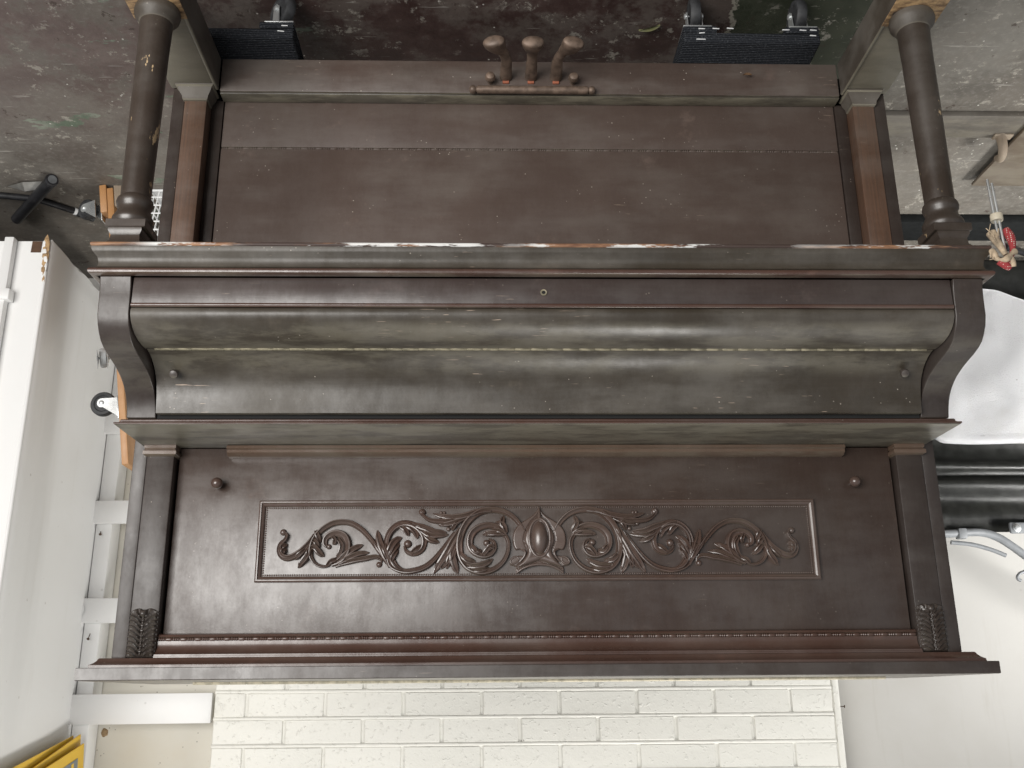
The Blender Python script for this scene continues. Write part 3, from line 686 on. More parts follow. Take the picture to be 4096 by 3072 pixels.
def stroke(kind, w, pts, mir, seed):
    rnd = random.Random(seed)
    n = max(10, len(pts)*5)
    P = catmull([(p[0]-0.002, p[1], 0) for p in pts], n)
    prof = STEM if kind == 's' else LEAFP
    L = sum((P[i+1]-P[i]).length for i in range(n-1)); acc = 0
    bm = bmesh.new(); rows = []
    for i, p in enumerate(P):
        if i: acc += (P[i]-P[i-1]).length
        s = acc/L
        T = (P[min(i+1, n-1)]-P[max(i-1, 0)]).normalized(); N = Vector((-T.y, T.x, 0))
        if kind == 's':
            ww = w*1.42*(0.72+0.45*math.sin(math.pi*min(1, s*1.15)))*(1 if s < 0.93 else max(0.45, 1-(s-0.93)*7)); h = 0.0112*(0.75+0.35*math.sin(math.pi*s))
        else:
            ww = w*1.62*(0.50+0.50*math.sin(math.pi*min(1.0, s*0.75+0.12)))*(1-0.10*abs(math.sin(3.5*math.pi*s)))*(1.0 if s < 0.70 else max(0.16, math.sqrt(max(0.0, 1-((s-0.70)/0.31)**2))))
            h = 0.0105*(0.45+0.75*math.sin(math.pi*min(1, 0.18+s*0.78)))*(1 if s < 0.85 else 0.75)
        row = []
        for t, hh in prof:
            q = p+N*(t*ww); x = q.x
            row.append(bm.verts.new(((-x if mir else x), PY+0.0004-hh*h, q.y)))
        rows.append(row)
    m = len(prof)
    for a, b in zip(rows, rows[1:]):
        for j in range(m-1): bm.faces.new((a[j], a[j+1], b[j+1], b[j]))
    bm.faces.new(rows[0]); bm.faces.new(rows[-1][::-1])
    return bm
for mir in (False, True):
    for i, (t, w, pts) in enumerate(CARVE):
        if t == 'b':
            x, z = pts[0]; x -= 0.002
            ball('carved_bud', (-x if mir else x, PY-0.001, z), w*1.05, M['carve'], up, (1, 1.0, 1), 2)
        else:
            link('carved_stem' if t == 's' else 'carved_leaf', stroke(t, w, pts, mir, i), M['carve'], up, 50)
# central cartouche
OUT = [(0.0, 1.0825), (0.0048, 1.0918), (0.0141, 1.1011), (0.0276, 1.1094), (0.0378, 1.1169), (0.0462, 1.1286), (0.0488, 1.1419), (0.0477, 1.1535), (0.0432, 1.1626),
       (0.0349, 1.1619), (0.0275, 1.1668), (0.0292, 1.1734), (0.0383, 1.1737), (0.0499, 1.1783), (0.0546, 1.1856), (0.0525, 1.1905), (0.0435, 1.193), (0.0443, 1.1996), (0.0419, 1.2058),
       (0.0353, 1.2004), (0.0253, 1.1948), (0.0121, 1.1907), (0.0, 1.1896)]
INN = [(0.0, 1.0944), (0.0041, 1.1019), (0.0143, 1.112), (0.022, 1.1237), (0.0271, 1.137), (0.0273, 1.1487), (0.0224, 1.1619), (0.0240, 1.1718), (0.0330, 1.1850), (0.0400, 1.1950), (0.0, 1.1820)]
def poly_sd(full, x, z):
    ins = False; d = 1e9; n = len(full)
    for i in range(n):
        ax, az = full[i]; bx, bz = full[(i+1) % n]
        if (az > z) != (bz > z) and x < (bx-ax)*(z-az)/(bz-az)+ax: ins = not ins
        ex, ez = bx-ax, bz-az; t = max(0.0, min(1.0, ((x-ax)*ex+(z-az)*ez)/(ex*ex+ez*ez+1e-12)))
        d = min(d, math.hypot(x-ax-ex*t, z-az-ez*t))
    return d if ins else -d
def cartouche():
    def smooth_half(h, n):
        P = [v for v in catmull([(x, z, 0) for x, z in h], n)]; return [(max(0.0, v.x), v.y) for v in P]
    so = smooth_half(OUT, 60); si = smooth_half(INN, 40)
    fo = so+[(-x, z) for x, z in so[::-1]]; fi = si+[(-x, z) for x, z in si[::-1]]
    st = 0.0011; nx = int(0.056/st); g = {}; bm = bmesh.new()
    zz = [1.0805+st*k for k in range(int(0.128/st))]
    for i in range(nx+1):
        for j, z in enumerate(zz):
            x = i*st; d = poly_sd(fo, x, z); h = -0.003
            if d > -0.0011:
                e = max(0, min(1, (d+0.0004)/0.0022)); h = 0.0062*math.sqrt(1-(1-e)**2)
                di = poly_sd(fi, x, z)
                if di > 0:
                    e = min(1, di/0.006); h += 0.0058*math.sqrt(1-(1-e)**2)-0.0016*max(0, min(1, (di-0.008)/0.006))
                elif di > -0.0022: h -= 0.0014
            for s in ((1, -1) if i else (1,)): g[(s*i, j)] = bm.verts.new((s*x, PY-h, z))
    for i in range(-nx, nx):
        for j in range(len(zz)-1): bm.faces.new((g[(i, j)], g[(i+1, j)], g[(i+1, j+1)], g[(i, j+1)]))
    dead = [f for f in bm.faces if all(v.co.y > PY+0.002 for v in f.verts)]
    bmesh.ops.delete(bm, geom=dead, context='FACES')
    return link('cartouche_shield', bm, M['carve'], up, 60)
cartouche()
def oval_ring(cx, cz, rx, rz, r, y, name, n=48, rot=0):
    bm = bmesh.new(); pts = []
    for i in range(n):
        a = 2*math.pi*i/n; x, z = rx*math.cos(a), rz*math.sin(a)
        pts.append(Vector((cx+x*math.cos(rot)-z*math.sin(rot), y, cz+x*math.sin(rot)+z*math.cos(rot))))
    rows = []
    for i, p in enumerate(pts):
        T = (pts[(i+1) % n]-pts[i-1]).normalized(); N = Vector((-T.z, 0, T.x))
        rows.append([bm.verts.new(p+N*(r*math.cos(b*math.pi/4))+Vector((0, -1, 0))*(r*math.sin(b*math.pi/4))) for b in range(8)])
    for i in range(n):
        a, b = rows[i], rows[(i+1) % n]
        for j in range(8): bm.faces.new((a[j], a[(j+1) % 8], b[(j+1) % 8], b[j]))
    return link(name, bm, M['carve'], up, 180)
oval_ring(0, 1.142, 0.0192, 0.0348, 0.0029, PY-0.0112, 'cartouche_rim')
ball('cartouche_boss', (0, PY-0.0075, 1.142), 1.0, M['carve'], up, (0.0160, 0.0185, 0.0310), 4)
for s in (1, -1):
    oval_ring(s*0.0465, 1.1822, 0.0052, 0.0082, 0.0017, PY-0.0062, 'cartouche_volute', 28, s*R(-55))
    tube('cartouche_strap', [(s*0.034, PY-0.004, 1.1615), (s*0.0268, PY-0.009, 1.1665), (s*0.0285, PY-0.009, 1.175), (s*0.037, PY-0.006, 1.1850)], 0.0021, M['carve'], up, 8, 12)
tube('cartouche_foot', [(0.0425, PY-0.006, 1.2045), (0.030, PY-0.008, 1.1965), (0.015, PY-0.009, 1.1915), (0, PY-0.0095, 1.190), (-0.015, PY-0.009, 1.1915), (-0.030, PY-0.008, 1.1965), (-0.0425, PY-0.006, 1.2045)], 0.0022, M['carve'], up, 8, 26)
tube('cartouche_ridge', [(0, PY-0.005, 1.084), (0, PY-0.009, 1.095), (0, PY-0.0105, 1.106)], lambda s: 0.0012+0.0025*s, M['carve'], up, 8, 10)

# carved leaf capitals on the pilasters
def capital_mesh(x0, x1):
    bm = bmesh.new(); nx, nzz = 44, 74; z0, z1 = 1.2685, 1.3480; g = []
    for j in range(nzz+1):
        row = []
        for i in range(nx+1):
            u = -1+2*i/nx; v = j/nzz; au = abs(u)
            ph = v*9.0+4.2*au**0.75-1.9*au*au
            fr_ = ph-math.floor(ph)
            vein = max(math.exp(-((fr_-0.5)/0.17)**2), 0.0)
            rib = math.exp(-(u/0.075)**2); side = min(1, (1-au)*9)
            body = 0.0040+0.0030*math.sin(math.pi*min(1, au*0.8+0.2))
            h = (body+0.0052*vein*min(1, au*6)+(fr_-0.5)*0.0022)*side+rib*0.0012-0.0030*math.exp(-((au-0.13)/0.05)**2)
            if v < 0.16:
                bx, bz = u/0.26, (v-0.075)/0.075; d = bx*bx+bz*bz
                if d < 1: h = max(h, 0.0045+0.0085*math.sqrt(1-d))
                h *= min(1, 0.35+v*6) if d >= 1 else 1
            edge = 1.0+0.05*math.sin(v*11*2*math.pi)*(au > 0.9)
            x = (x0+x1)/2+(x1-x0)/2*u*edge
            zz = z0+(z1-z0)*v-(0.004*math.sin(au*3.14*1.2) if v < 0.05 else 0)
            row.append(bm.verts.new((x, 0.001-h if 0 < i < nx and 0 < j < nzz else 0.003, zz)))
        g.append(row)
    for j in range(nzz):
        for i in range(nx): bm.faces.new((g[j][i], g[j][i+1], g[j+1][i+1], g[j+1][i]))
    return bm
for a, b in ((0.676, 0.7255), (-0.7255, -0.676)): link('carved_capital', capital_mesh(a, b), M['carve_dark'], piano, 60)

# frieze under the lid: ovolo, bead-and-reel, cove
def bead_reel(name, x0, x1, y, z, r, pitch, mat, parent, seg=10):
    prof = []; x = x0; pitch = (x1-x0)/round((x1-x0)/pitch)
    while x+pitch <= x1+1e-6:
        q = pitch
        prof += [(r*0.45, x), (r*0.8, x+0.06*q), (r, x+0.16*q), (r, x+0.40*q), (r*0.8, x+0.48*q), (r*0.42, x+0.54*q)]
        for k in range(3):
            b = x+(0.56+0.145*k)*q
            prof += [(r*0.45, b), (r*0.95, b+0.045*q), (r*0.95, b+0.085*q), (r*0.45, b+0.13*q)]
        x += pitch
    return lathe(name, prof, mat, parent, (0, y, z), 'X', seg, 60)
fr = extrude_x('frieze', [(0.040, 1.3085), (0.012, 1.3085), (0.0075, 1.3105), (0.0055, 1.3140), (0.0085, 1.3160), (0.0085, 1.3205), (0.006, 1.3210), (0.0065, 1.3270), (0.0050, 1.3330),
                      (0.0005, 1.3395), (-0.0075, 1.3440), (-0.0095, 1.3445), (-0.0095, 1.3470), (-0.0120, 1.3475), (-0.0120, 1.3500), (0.040, 1.3500)], -0.6745, 0.6745, M['mould'], piano, 35)
bead_reel('bead_and_reel', -0.674, 0.674, 0.0062, 1.3183, 0.0034, 0.0255, M['mould'], fr)

# lid
lid = loft('lid', [(-0.001, 1.3670), (0.0, 1.3678), (0.0, 1.3868), (-0.001, 1.3880)], -0.7930, 0.7930, -0.0425, YB+0.02, M['case'], piano)
loft('lid_moulding', [(-0.030, 1.3502), (-0.0275, 1.3506), (-0.0262, 1.3520), (-0.0250, 1.3545), (-0.0215, 1.3582), (-0.0170, 1.3610), (-0.0150, 1.3620), (-0.0145, 1.3660), (-0.0145, 1.3669)],
     -0.7930, 0.7930, -0.0425, YB+0.018, M['mould'], piano)
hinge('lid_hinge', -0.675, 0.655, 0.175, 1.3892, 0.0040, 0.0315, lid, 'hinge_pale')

# back, lower front, bottom rail
box('back_panel', -0.726, 0.726, 0.30, YB, B0, CT, M['case_v'], piano, bev=0)
box('bottom_panel', -0.652, 0.652, 0.036, 0.056, 0.3215, 0.714, M['lower'], piano, bev=0.001)
box('bottom_board', -0.652, 0.652, 0.036, 0.056, 0.206, 0.3165, M['lower'], piano, bev=0.001)
bead_reel('bottom_bead', -0.652, 0.652, 0.0385, 0.3190, 0.0030, 0.0305, M['lower'], piano, 8)
rail = box('bottom_rail', -0.655, 0.655, 0.0, 0.05, B0, 0.2055, M['case_red'], piano, bev=0.002)
box('case_bottom', -0.726, 0.726, 0.052, 0.30, B0, 0.15, M['black'], piano, bev=0)
box('rail_ledge', -0.655, 0.655, 0.003, 0.0355, 0.2057, 0.2100, M['dusty'], rail, bev=0.0015)

# pedals, felts and the turned rod with its ball studs
def pedal(x, hx, name='pedal'):
    t = tube(name, [(x, 0.012, 0.171), (x, -0.004, 0.1705), (x, -0.030, 0.1690), (x*1.0, -0.058, 0.1665), (x+(hx-x)*0.35, -0.082, 0.1655), (hx, -0.102, 0.1670), (hx+(hx-x)*0.35, -0.118, 0.1685), (hx+(hx-x)*0.5, -0.129, 0.169)],
             lambda s: 0.0105 if s < 0.12 else (0.0118+0.001*math.sin(s*9) if s < 0.60 else 0.0120+0.0105*math.sin(min(1, (s-0.60)/0.26)*math.pi/2) if s < 0.90 else 0.0225*max(0.25, math.sqrt(max(0.0, 1-((s-0.90)/0.105)**2)))),
             M['brass_dull'], piano, 18, 40, 0.62)
    box('felt', x-0.0068, x+0.0068, -0.0040, 0.004, 0.1725, 0.1830, M['felt'], t, bev=0.001)
pedal(0.056, 0.075); pedal(0.003, 0.0035); pedal(-0.050, -0.070)
rod = lathe('pedal_rod', [(0.003, -0.132), (0.0070, -0.130), (0.0088, -0.126), (0.0085, -0.121), (0.0052, -0.1175), (0.0060, -0.1160), (0.0082, -0.1155), (0.0085, -0.113), (0.0085, 0.114), (0.0082, 0.1165),
                          (0.0060, 0.117), (0.0052, 0.1185), (0.0085, 0.122), (0.0088, 0.127), (0.0070, 0.131), (0.003, 0.133)], M['brass_dull'], piano, (0, -0.0095, 0.2035), 'X', 20)
for x in (0.089, -0.086):
    st = lathe('ball_stud', [(0.0055, 0.002), (0.0055, -0.004), (0.0042, -0.007), (0.0075, -0.010), (0.0105, -0.016), (0.0108, -0.021), (0.0085, -0.027), (0.0035, -0.0295)], M['brass_dull'], rod, (x, 0, 0.180), 'Y', 18)

# ------------------------------------------------------------------ carpeted dollies under the piano
def caster(parent, x, y, ang, r=0.036, w=0.023, ztop=0.0845):
    c = box('caster_plate', x-0.030, x+0.030, y-0.030, y+0.030, ztop-0.004, ztop-0.0005, M['zinc'], parent, bev=0.001)
    def turn(o):
        o.location = (x, y, 0); o.rotation_euler = (0, 0, ang); return o
    prof = [(r*0.35, -w*0.42), (r*0.62, -w*0.38), (r*0.70, -w*0.48), (r*0.93, -w*0.46), (r, -w*0.25), (r*1.0, w*0.25), (r*0.93, w*0.46), (r*0.70, w*0.48), (r*0.62, w*0.38), (r*0.35, w*0.42)]
    turn(lathe('wheel', prof, M['rubber'], c, (0, 0, r+0.0005), 'X', 32))
    for s in (1, -1):
        bm = bmesh.new(); t = 0.0016; xx = s*(w*0.5+0.003)
        pts = [(-0.014, ztop-0.004), (0.014, ztop-0.004), (0.010, r-0.002), (0.0, r-0.011), (-0.010, r-0.002)]
        for dx in (0, t):
            for p in pts: bm.verts.new((xx+s*dx, p[0], p[1]))
        bm.verts.ensure_lookup_table(); v = bm.verts[:]
        bm.faces.new(v[:5]); bm.faces.new(v[5:][::-1])
        for i in range(5): bm.faces.new((v[i], v[(i+1) % 5], v[5+(i+1) % 5], v[5+i]))
        turn(link('fork', bm, M['zinc'], c, 0))
    turn(lathe('axle', [(0.0045, -w*0.5-0.009), (0.0062, -w*0.5-0.008), (0.0062, -w*0.5-0.005), (0.003, -w*0.5-0.004), (0.003, w*0.5+0.004), (0.0062, w*0.5+0.005), (0.0062, w*0.5+0.008), (0.0045, w*0.5+0.009)], M['zinc'], c, (0, 0, r+0.0005), 'X', 12))
def carpet_dolly(x0, x1, label, angs, staples, seed):
    t = thing('carpeted_dolly', label, 'dolly', ((x0+x1)/2, -0.07, 0), group='carpeted dollies under the piano')
    hw = (x1-x0)/2
    box('deck_beam', -hw, hw, 0.0, 0.36, 0.101, 0.1262, M['carpet'], t, bev=0.005, seg=3)
    for s, a in zip((1, -1), angs):
        xa, xb = (hw-0.072, hw-0.001) if s > 0 else (-hw+0.001, -hw+0.072)
        box('end_block', xa, xb, 0.0008, 0.34, 0.085, 0.1008, M['carpet'], t, bev=0.003)
        caster(t, (xa+xb)/2+s*0.004, 0.034, a)
    for (sx, sz, L) in staples:
        o = box('staple', -L/2, L/2, -0.0016, 0.0006, -0.0008, 0.0008, M['plastic_white'], t, bev=0.0003)
        o.location = (sx, 0.0, sz); o.rotation_euler = (0, random.uniform(-0.12, 0.12), 0)
carpet_dolly(-0.601, -0.313, 'navy ribbed carpet dolly beneath the darker end of the piano, two wheels showing', (0.05, -0.04),
             [(0.105, 0.0935, 0.013), (0.075, 0.0930, 0.014), (0.045, 0.0920, 0.014), (0.105, 0.104, 0.012), (0.108, 0.1195, 0.019), (-0.072, 0.0945, 0.015), (-0.108, 0.095, 0.014), (-0.130, 0.0945, 0.014), (-0.128, 0.108, 0.013)], 1)
carpet_dolly(0.494, 0.782, 'navy ribbed carpet dolly beneath the brighter end of the piano, half hidden by the toe', (0.15, -0.75),
             [(-0.125, 0.0965, 0.013), (-0.118, 0.110, 0.014)], 2)

# ------------------------------------------------------------------ timber dolly leaning behind the piano, and its basket
lean = math.atan2(0.135, 0.83)
tl = thing('timber_dolly', 'orange timber dolly standing on edge behind the piano, wheels facing the partition', 'dolly', (1.196, 0.775, 0.0), (0, -lean, 0))
box('deck_board', -0.022, -0.004, 0.0, 0.13, 0.012, 0.838, M['orange_wood'], tl, bev=0.002)
box('cross_block', -0.0035, 0.016, -0.002, 0.13, 0.0, 0.088, M['orange_wood'], tl, bev=0.0025)
bm = bmesh.new(); add_box(bm, -0.045, -0.0225, 0.004, 0.125, 0.0, 0.070, 0.002); link('backing_block', bm, M['grey_timber2'], tl)
def side_caster(parent, y, z, dirz, x0, r=0.0335, w=0.022, spin=0.0, tone='rubber'):
    c = box('caster_plate', x0, x0+0.003, y-0.028, y+0.028, z-0.032, z+0.032, M['zinc'], parent, bev=0.001)
    wx, wz = x0+0.048, z+dirz*0.022
    prof = [(r*0.35, -w*0.42), (r*0.62, -w*0.38), (r*0.70, -w*0.48), (r*0.93, -w*0.46), (r, -w*0.25), (r, w*0.25), (r*0.93, w*0.46), (r*0.70, w*0.48), (r*0.62, w*0.38), (r*0.35, w*0.42)]
    o = lathe('wheel', prof, M[tone], c, (0, 0, 0), 'Y', 36); o.location = (wx, y, wz); o.rotation_euler = (0, 0, spin)
    for s in (1, -1):
        bm = bmesh.new(); pts = [(x0+0.003, z-0.030), (x0+0.003, z+0.026)]
        n = 10
        for i in range(n+1):
            a = math.pi*0.55-math.pi*1.1*i/n
            pts.append((wx+0.0125*math.cos(a), wz+0.0125*math.sin(a)))
        for dy in (0, s*0.0016):
            for p in pts: bm.verts.new((p[0]-wx, s*(w*0.5+0.003)+dy, p[1]-wz))
        bm.verts.ensure_lookup_table(); v = bm.verts[:]; k = len(pts)
        bm.faces.new(v[:k]); bm.faces.new(v[k:][::-1])
        for i in range(k): bm.faces.new((v[i], v[(i+1) % k], v[k+(i+1) % k], v[k+i]))
        f = link('fork', bm, M['zinc'], c, 0); f.location = (wx, y, wz); f.rotation_euler = (0, 0, spin)
    a = lathe('axle', [(0.004, -w*0.5-0.009), (0.0062, -w*0.5-0.0075), (0.0062, -w*0.5-0.0045), (0.003, -w*0.5-0.004), (0.003, w*0.5+0.004), (0.0062, w*0.5+0.0045), (0.0062, w*0.5+0.0075), (0.004, w*0.5+0.009)], M['zinc'], c, (0, 0, 0), 'Y', 14)
    a.location = (wx, y, wz); a.rotation_euler = (0, 0, spin)
side_caster(tl, 0.030, 0.675, -1, -0.0035)
side_caster(tl, 0.040, 0.072, -1, 0.0165, 0.030, 0.022, 0.5)
side_caster(tl, 0.045, 0.535, -1, -0.0035, 0.027, 0.018, 1.30, 'grey_wheel')

bk = thing('wire_basket', 'white plastic wire basket on the floor behind the piano column', 'basket', (0.90, 1.0, 0))
bw, bd, bh = 0.17, 0.20, 0.30
def bpt(u, v, side):       # tapered walls
    k = 1+0.16*v/bh
    a, b = bw*k, bd*k
    return {0: (u*a, -b, v), 1: (u*a, b, v), 2: (a, u*b, v), 3: (-a, u*b, v)}[side]
tube('basket_rim', [bpt(-1, bh, 0), bpt(1, bh, 0), bpt(1, bh, 1), bpt(-1, bh, 1), bpt(-1, bh, 0)], 0.0055, M['plastic_white'], bk, 8)
base = tube('basket_base', [bpt(-1, 0.004, 0), bpt(1, 0.004, 0), bpt(1, 0.004, 1), bpt(-1, 0.004, 1), bpt(-1, 0.004, 0)], 0.004, M['plastic_white'], bk, 8)
for side in (0, 2):
    for i in range(15):
        u = -1+2*i/14; tube('upright_wire', [bpt(u, 0.004, side), bpt(u, bh, side)], 0.0022, M['plastic_white'], bk, 6)
    for j in range(1, 11):
        v = bh*j/11; tube('cross_wire', [bpt(-1, v, side), bpt(1, v, side)], 0.0022, M['plastic_white'], bk, 6)
box('basket_floor', -bw, bw, -bd, bd, 0.001, 0.003, M['plastic_white'], bk, bev=0)
# clear film bundle in the basket
bm = bmesh.new(); bmesh.ops.create_icosphere(bm, subdivisions=3, radius=1)
for v in bm.verts:
    n = noise.noise(v.co*2.3)*0.22
    v.co = Vector((0.905+v.co.x*0.14*(1+n), 1.0+v.co.y*0.16*(1+n), 0.148+v.co.z*0.140*(1+n*0.3)))
tag(link('film_bundle', bm, plain('grey_film', (0.55, 0.58, 0.62), 0.25, 0, 0.25, 30, 0.3), None, 30), 'crumpled grey plastic film bundle inside the white wire basket', 'plastic film')

# ------------------------------------------------------------------ floor clutter on the partition side
xs_ = thing('black_stand_foot', 'black tubular crossed stand foot lying on the floor under the partition', 'stand', (1.40, 0.845, 0))
lathe_o = tube('foot_tube', [(-0.080, -0.128, 0.018), (0.125, 0.112, 0.018)], 0.0165, M['black_metal'], xs_, 18)
bm = bmesh.new(); add_lathe(bm, [(0.0118, 0.0), (0.0168, 0.0), (0.0185, 0.004), (0.0185, 0.016), (0.0168, 0.018)], seg=20)
o = link('foot_collar', bm, M['black_metal'], xs_, 50); o.location = (-0.082, -0.131, 0.018); o.rotation_euler = Vector((0.205, 0.24, 0)).to_track_quat('Z', 'Y').to_euler()
o = lathe('tube_mouth', [(0.0122, -0.0008), (0.0122, 0.001)], plain('mouth_grey', (0.10, 0.105, 0.11), 0.7), xs_, seg=18); o.location = (-0.0825, -0.1315, 0.018); o.rotation_euler = Vector((0.205, 0.24, 0)).to_track_quat('Z', 'Y').to_euler()
tube('cross_tube', [(0.30, -0.06, 0.010), (0.02, -0.002, 0.010), (-0.075, 0.085, 0.010)], 0.0095, M['black_metal'], xs_, 12)
tube('rubber_tip', [(-0.068, 0.078, 0.011), (-0.106, 0.115, 0.0125)], 0.0125, M['rubber'], xs_, 14)
tube('tip_band', [(-0.062, 0.073, 0.0105), (-0.069, 0.079, 0.0108)], 0.0110, M['plastic_white'], xs_, 12)
bm = bmesh.new()
vs_ = [bm.verts.new(p) for p in ((1.475, 0.782, 0.003), (1.42, 0.752, 0.006), (1.365, 0.752, 0.003), (1.40, 0.800, 0.004), (1.44, 0.812, 0.003))]
bm.faces.new(vs_); bmesh.ops.solidify(bm, geom=bm.faces[:], thickness=0.001)
tag(link('paper_scrap', bm, M['paper'], None, 0), 'dirty torn paper scrap on the floor beside the black stand foot', 'paper')
def leaf(loc, L, W, rz, mat, label, tilt=0.0):
    bm = bmesh.new(); n = 12; rows = []
    for i in range(n+1):
        s = i/n; w = W*math.sin(math.pi*s)**0.8*(1-0.35*s)
        rows.append([bm.verts.new(((s-0.5)*L, t*w, 0.003+0.004*abs(t)+0.003*math.sin(s*3))) for t in (-1, -0.5, 0, 0.5, 1)])
    for a, b in zip(rows, rows[1:]):
        for j in range(4): bm.faces.new((a[j], a[j+1], b[j+1], b[j]))
    o = link('fallen_leaf', bm, mat, None, 60, loc, (tilt, 0, rz))
    tag(o, label, 'leaf')
leaf((-0.265, 0.043, 0.0), 0.048, 0.0085, R(22), M['leaf'], 'dry olive leaf lying on the floor below the bottom rail')
leaf((-0.458, -0.0035, 0.1620), 0.019, 0.0036, R(0), M['leaf_brown'], 'small brown leaf stuck to the bottom rail above the dolly', R(90))

# ------------------------------------------------------------------ far side of the floor
o = box('floor_plank', -1.92, -0.78, 0.365, 0.468, 0.0, 0.016, M['grey_timber'], bev=0.003); tag(o, 'dark narrow plank lying on the concrete beside the veneered pilaster', 'plank')
o = box('hardboard_sheet', -2.3, -1.302, 0.20, 0.706, 0.0165, 0.026, M['brown_board'], bev=0.002); tag(o, 'flat brown hardboard sheet lying over the dark floor plank', 'board')
pg = thing('timber_hook', 'worn wooden peg hook standing at the end of the dark plank', 'hook', (-1.262, 0.455, 0.016))
tube('hook_arm', [(0, 0.0, 0), (0, -0.002, 0.03), (-0.002, 0.010, 0.050), (-0.006, 0.030, 0.052), (-0.008, 0.046, 0.040)], lambda s: 0.013-0.004*s, M['grey_timber2'], pg, 12, 20)
box('hook_foot', -0.03, 0.02, -0.012, 0.012, 0.0, 0.006, M['grey_timber2'], pg, bev=0.002)
o = box('black_case', -2.2, -1.12, 0.928, 1.060, 0.0, 0.030, M['black_case'], bev=0.006); tag(o, 'long flat black case on the floor in front of the vinyl lounger', 'case')

# knotted fabric strip on the key bed corner with two thin rods hanging from it
kn = thing('knotted_strip', 'frayed red dotted fabric strip knotted to the key bed corner, wire rods hanging', 'fabric strip', (-0.744, -0.340, 0.73))
def ktube(name, pts, rad, mat): return tube(name, pts, rad, mat, kn, 10, max(16, len(pts)*6))
ktube('red_loop', [(-0.016, -0.004, -0.040), (-0.020, -0.008, -0.020), (-0.019, -0.008, 0.000), (-0.010, -0.010, 0.016), (0.000, -0.008, 0.021)], lambda s: 0.0058+0.0015*math.sin(s*9), M['dots'])
ktube('red_tail', [(0.004, -0.008, 0.018), (-0.004, -0.009, 0.028), (-0.010, -0.008, 0.032)], lambda s: 0.0085-0.004*s, M['dots'])
ktube('cotton_cord', [(0.014, -0.004, -0.002), (0.010, -0.010, 0.016), (0.000, -0.016, 0.020), (-0.012, -0.015, 0.010), (-0.020, -0.012, 0.004)], lambda s: 0.0045+0.0012*math.sin(s*14), M['rope'])
ktube('cotton_tail', [(0.008, -0.002, -0.034), (0.006, -0.006, -0.022), (0.000, -0.009, -0.006), (-0.004, -0.012, 0.010)], lambda s: 0.0085-0.0045*s, M['rope'])
ktube('cotton_end', [(-0.008, -0.012, 0.012), (-0.013, -0.012, 0.022), (-0.014, -0.010, 0.030)], lambda s: 0.006-0.001*s, M['rope'])
rnd = random.Random(4)
for i in range(9):
    a = Vector((0.004+rnd.uniform(-0.008, 0.012), -0.010, rnd.uniform(-0.03, 0.018)))
    ktube('frayed_thread', [a, a+Vector((rnd.uniform(-0.004, 0.01), rnd.uniform(-0.006, 0.0), rnd.uniform(-0.012, 0.008))), a+Vector((rnd.uniform(-0.004, 0.018), rnd.uniform(-0.008, 0.0), rnd.uniform(-0.022, 0.012)))], 0.0007, M['rope'])
for dx in (-0.0038, 0.0030):
    tube('wire_rod', [(dx-0.004, -0.006, -0.002), (dx-0.001, -0.006, -0.128-dx)], 0.0022, M['zinc'], kn, 10)
bm = bmesh.new(); add_lathe(bm, [(0.0072, -0.006), (0.0094, -0.006), (0.0100, -0.003), (0.0100, 0.003), (0.0094, 0.006), (0.0072, 0.006)], (-0.003, -0.006, -0.060), 'Z', 20)
link('plastic_ring', bm, plain('ivory_ring', (0.60, 0.54, 0.42), 0.5), kn, 40)

# ------------------------------------------------------------------ lounger and towel
lg = thing('folding_lounger', 'folded lounger with grey tube frame and black vinyl sling against the back wall', 'lounger', (-1.45, 1.2, 0))
P = lambda x, z, y=0.0: (x+1.45, y, z)
tube('frame_tube', [P(-1.02, 0.0), P(-1.02, 0.80), P(-1.06, 0.925), P(-1.16, 0.950), P(-1.32, 0.951), P(-1.42, 0.947), P(-1.475, 0.962), P(-1.52, 0.992), P(-1.56, 1.024), P(-1.66, 1.10), P(-1.80, 1.20), P(-1.95, 1.25)], 0.0125, M['grey_tube'], lg, 16, 90)
tube('brace_bar', [P(-1.335, 0.976, 0.012), P(-1.40, 0.983, 0.012), P(-1.46, 1.000, 0.012), P(-1.50, 1.017, 0.012)], 0.0065, M['grey_tube'], lg, 10, 20)
box('tube_bracket', *sorted((P(-1.352, 0)[0], P(-1.378, 0)[0])), -0.015, 0.014, 0.936, 0.967, M['grey_tube'], lg, bev=0.003)
hb = box('hinge_bar', *sorted((P(-1.505, 0)[0], P(-1.70, 0)[0])), -0.030, -0.018, 0.921, 0.955, M['grey_tube'], lg, bev=0.005)
lathe('hinge_bolt', [(0.013, 0.0), (0.013, -0.003), (0.0085, -0.004), (0.0085, -0.0085), (0.005, -0.0095)], M['zinc'], hb, (P(-1.525, 0)[0], -0.030, 0.938), 'Y', 20)
tube('hook', [P(-1.56, 1.045, -0.004), P(-1.545, 1.065, -0.012), P(-1.52, 1.075, -0.014), P(-1.512, 1.088, -0.012), P(-1.522, 1.096, -0.010)], 0.005, M['grey_tube'], lg, 10, 20)
tube('front_bar', [P(-1.02, 0.655, -0.075), P(-1.95, 0.675, -0.075)], 0.010, M['grey_tube'], lg, 12)
tube('rear_leg', [P(-1.95, 0.0), P(-1.95, 1.25)], 0.0125, M['grey_tube'], lg, 12)
tube('bar_arm', [P(-1.021, 0.60, 0.0), P(-1.021, 0.655, -0.075)], 0.008, M['grey_tube'], lg, 10)
tube('bar_arm', [P(-1.949, 0.62, 0.0), P(-1.949, 0.675, -0.075)], 0.008, M['grey_tube'], lg, 10)
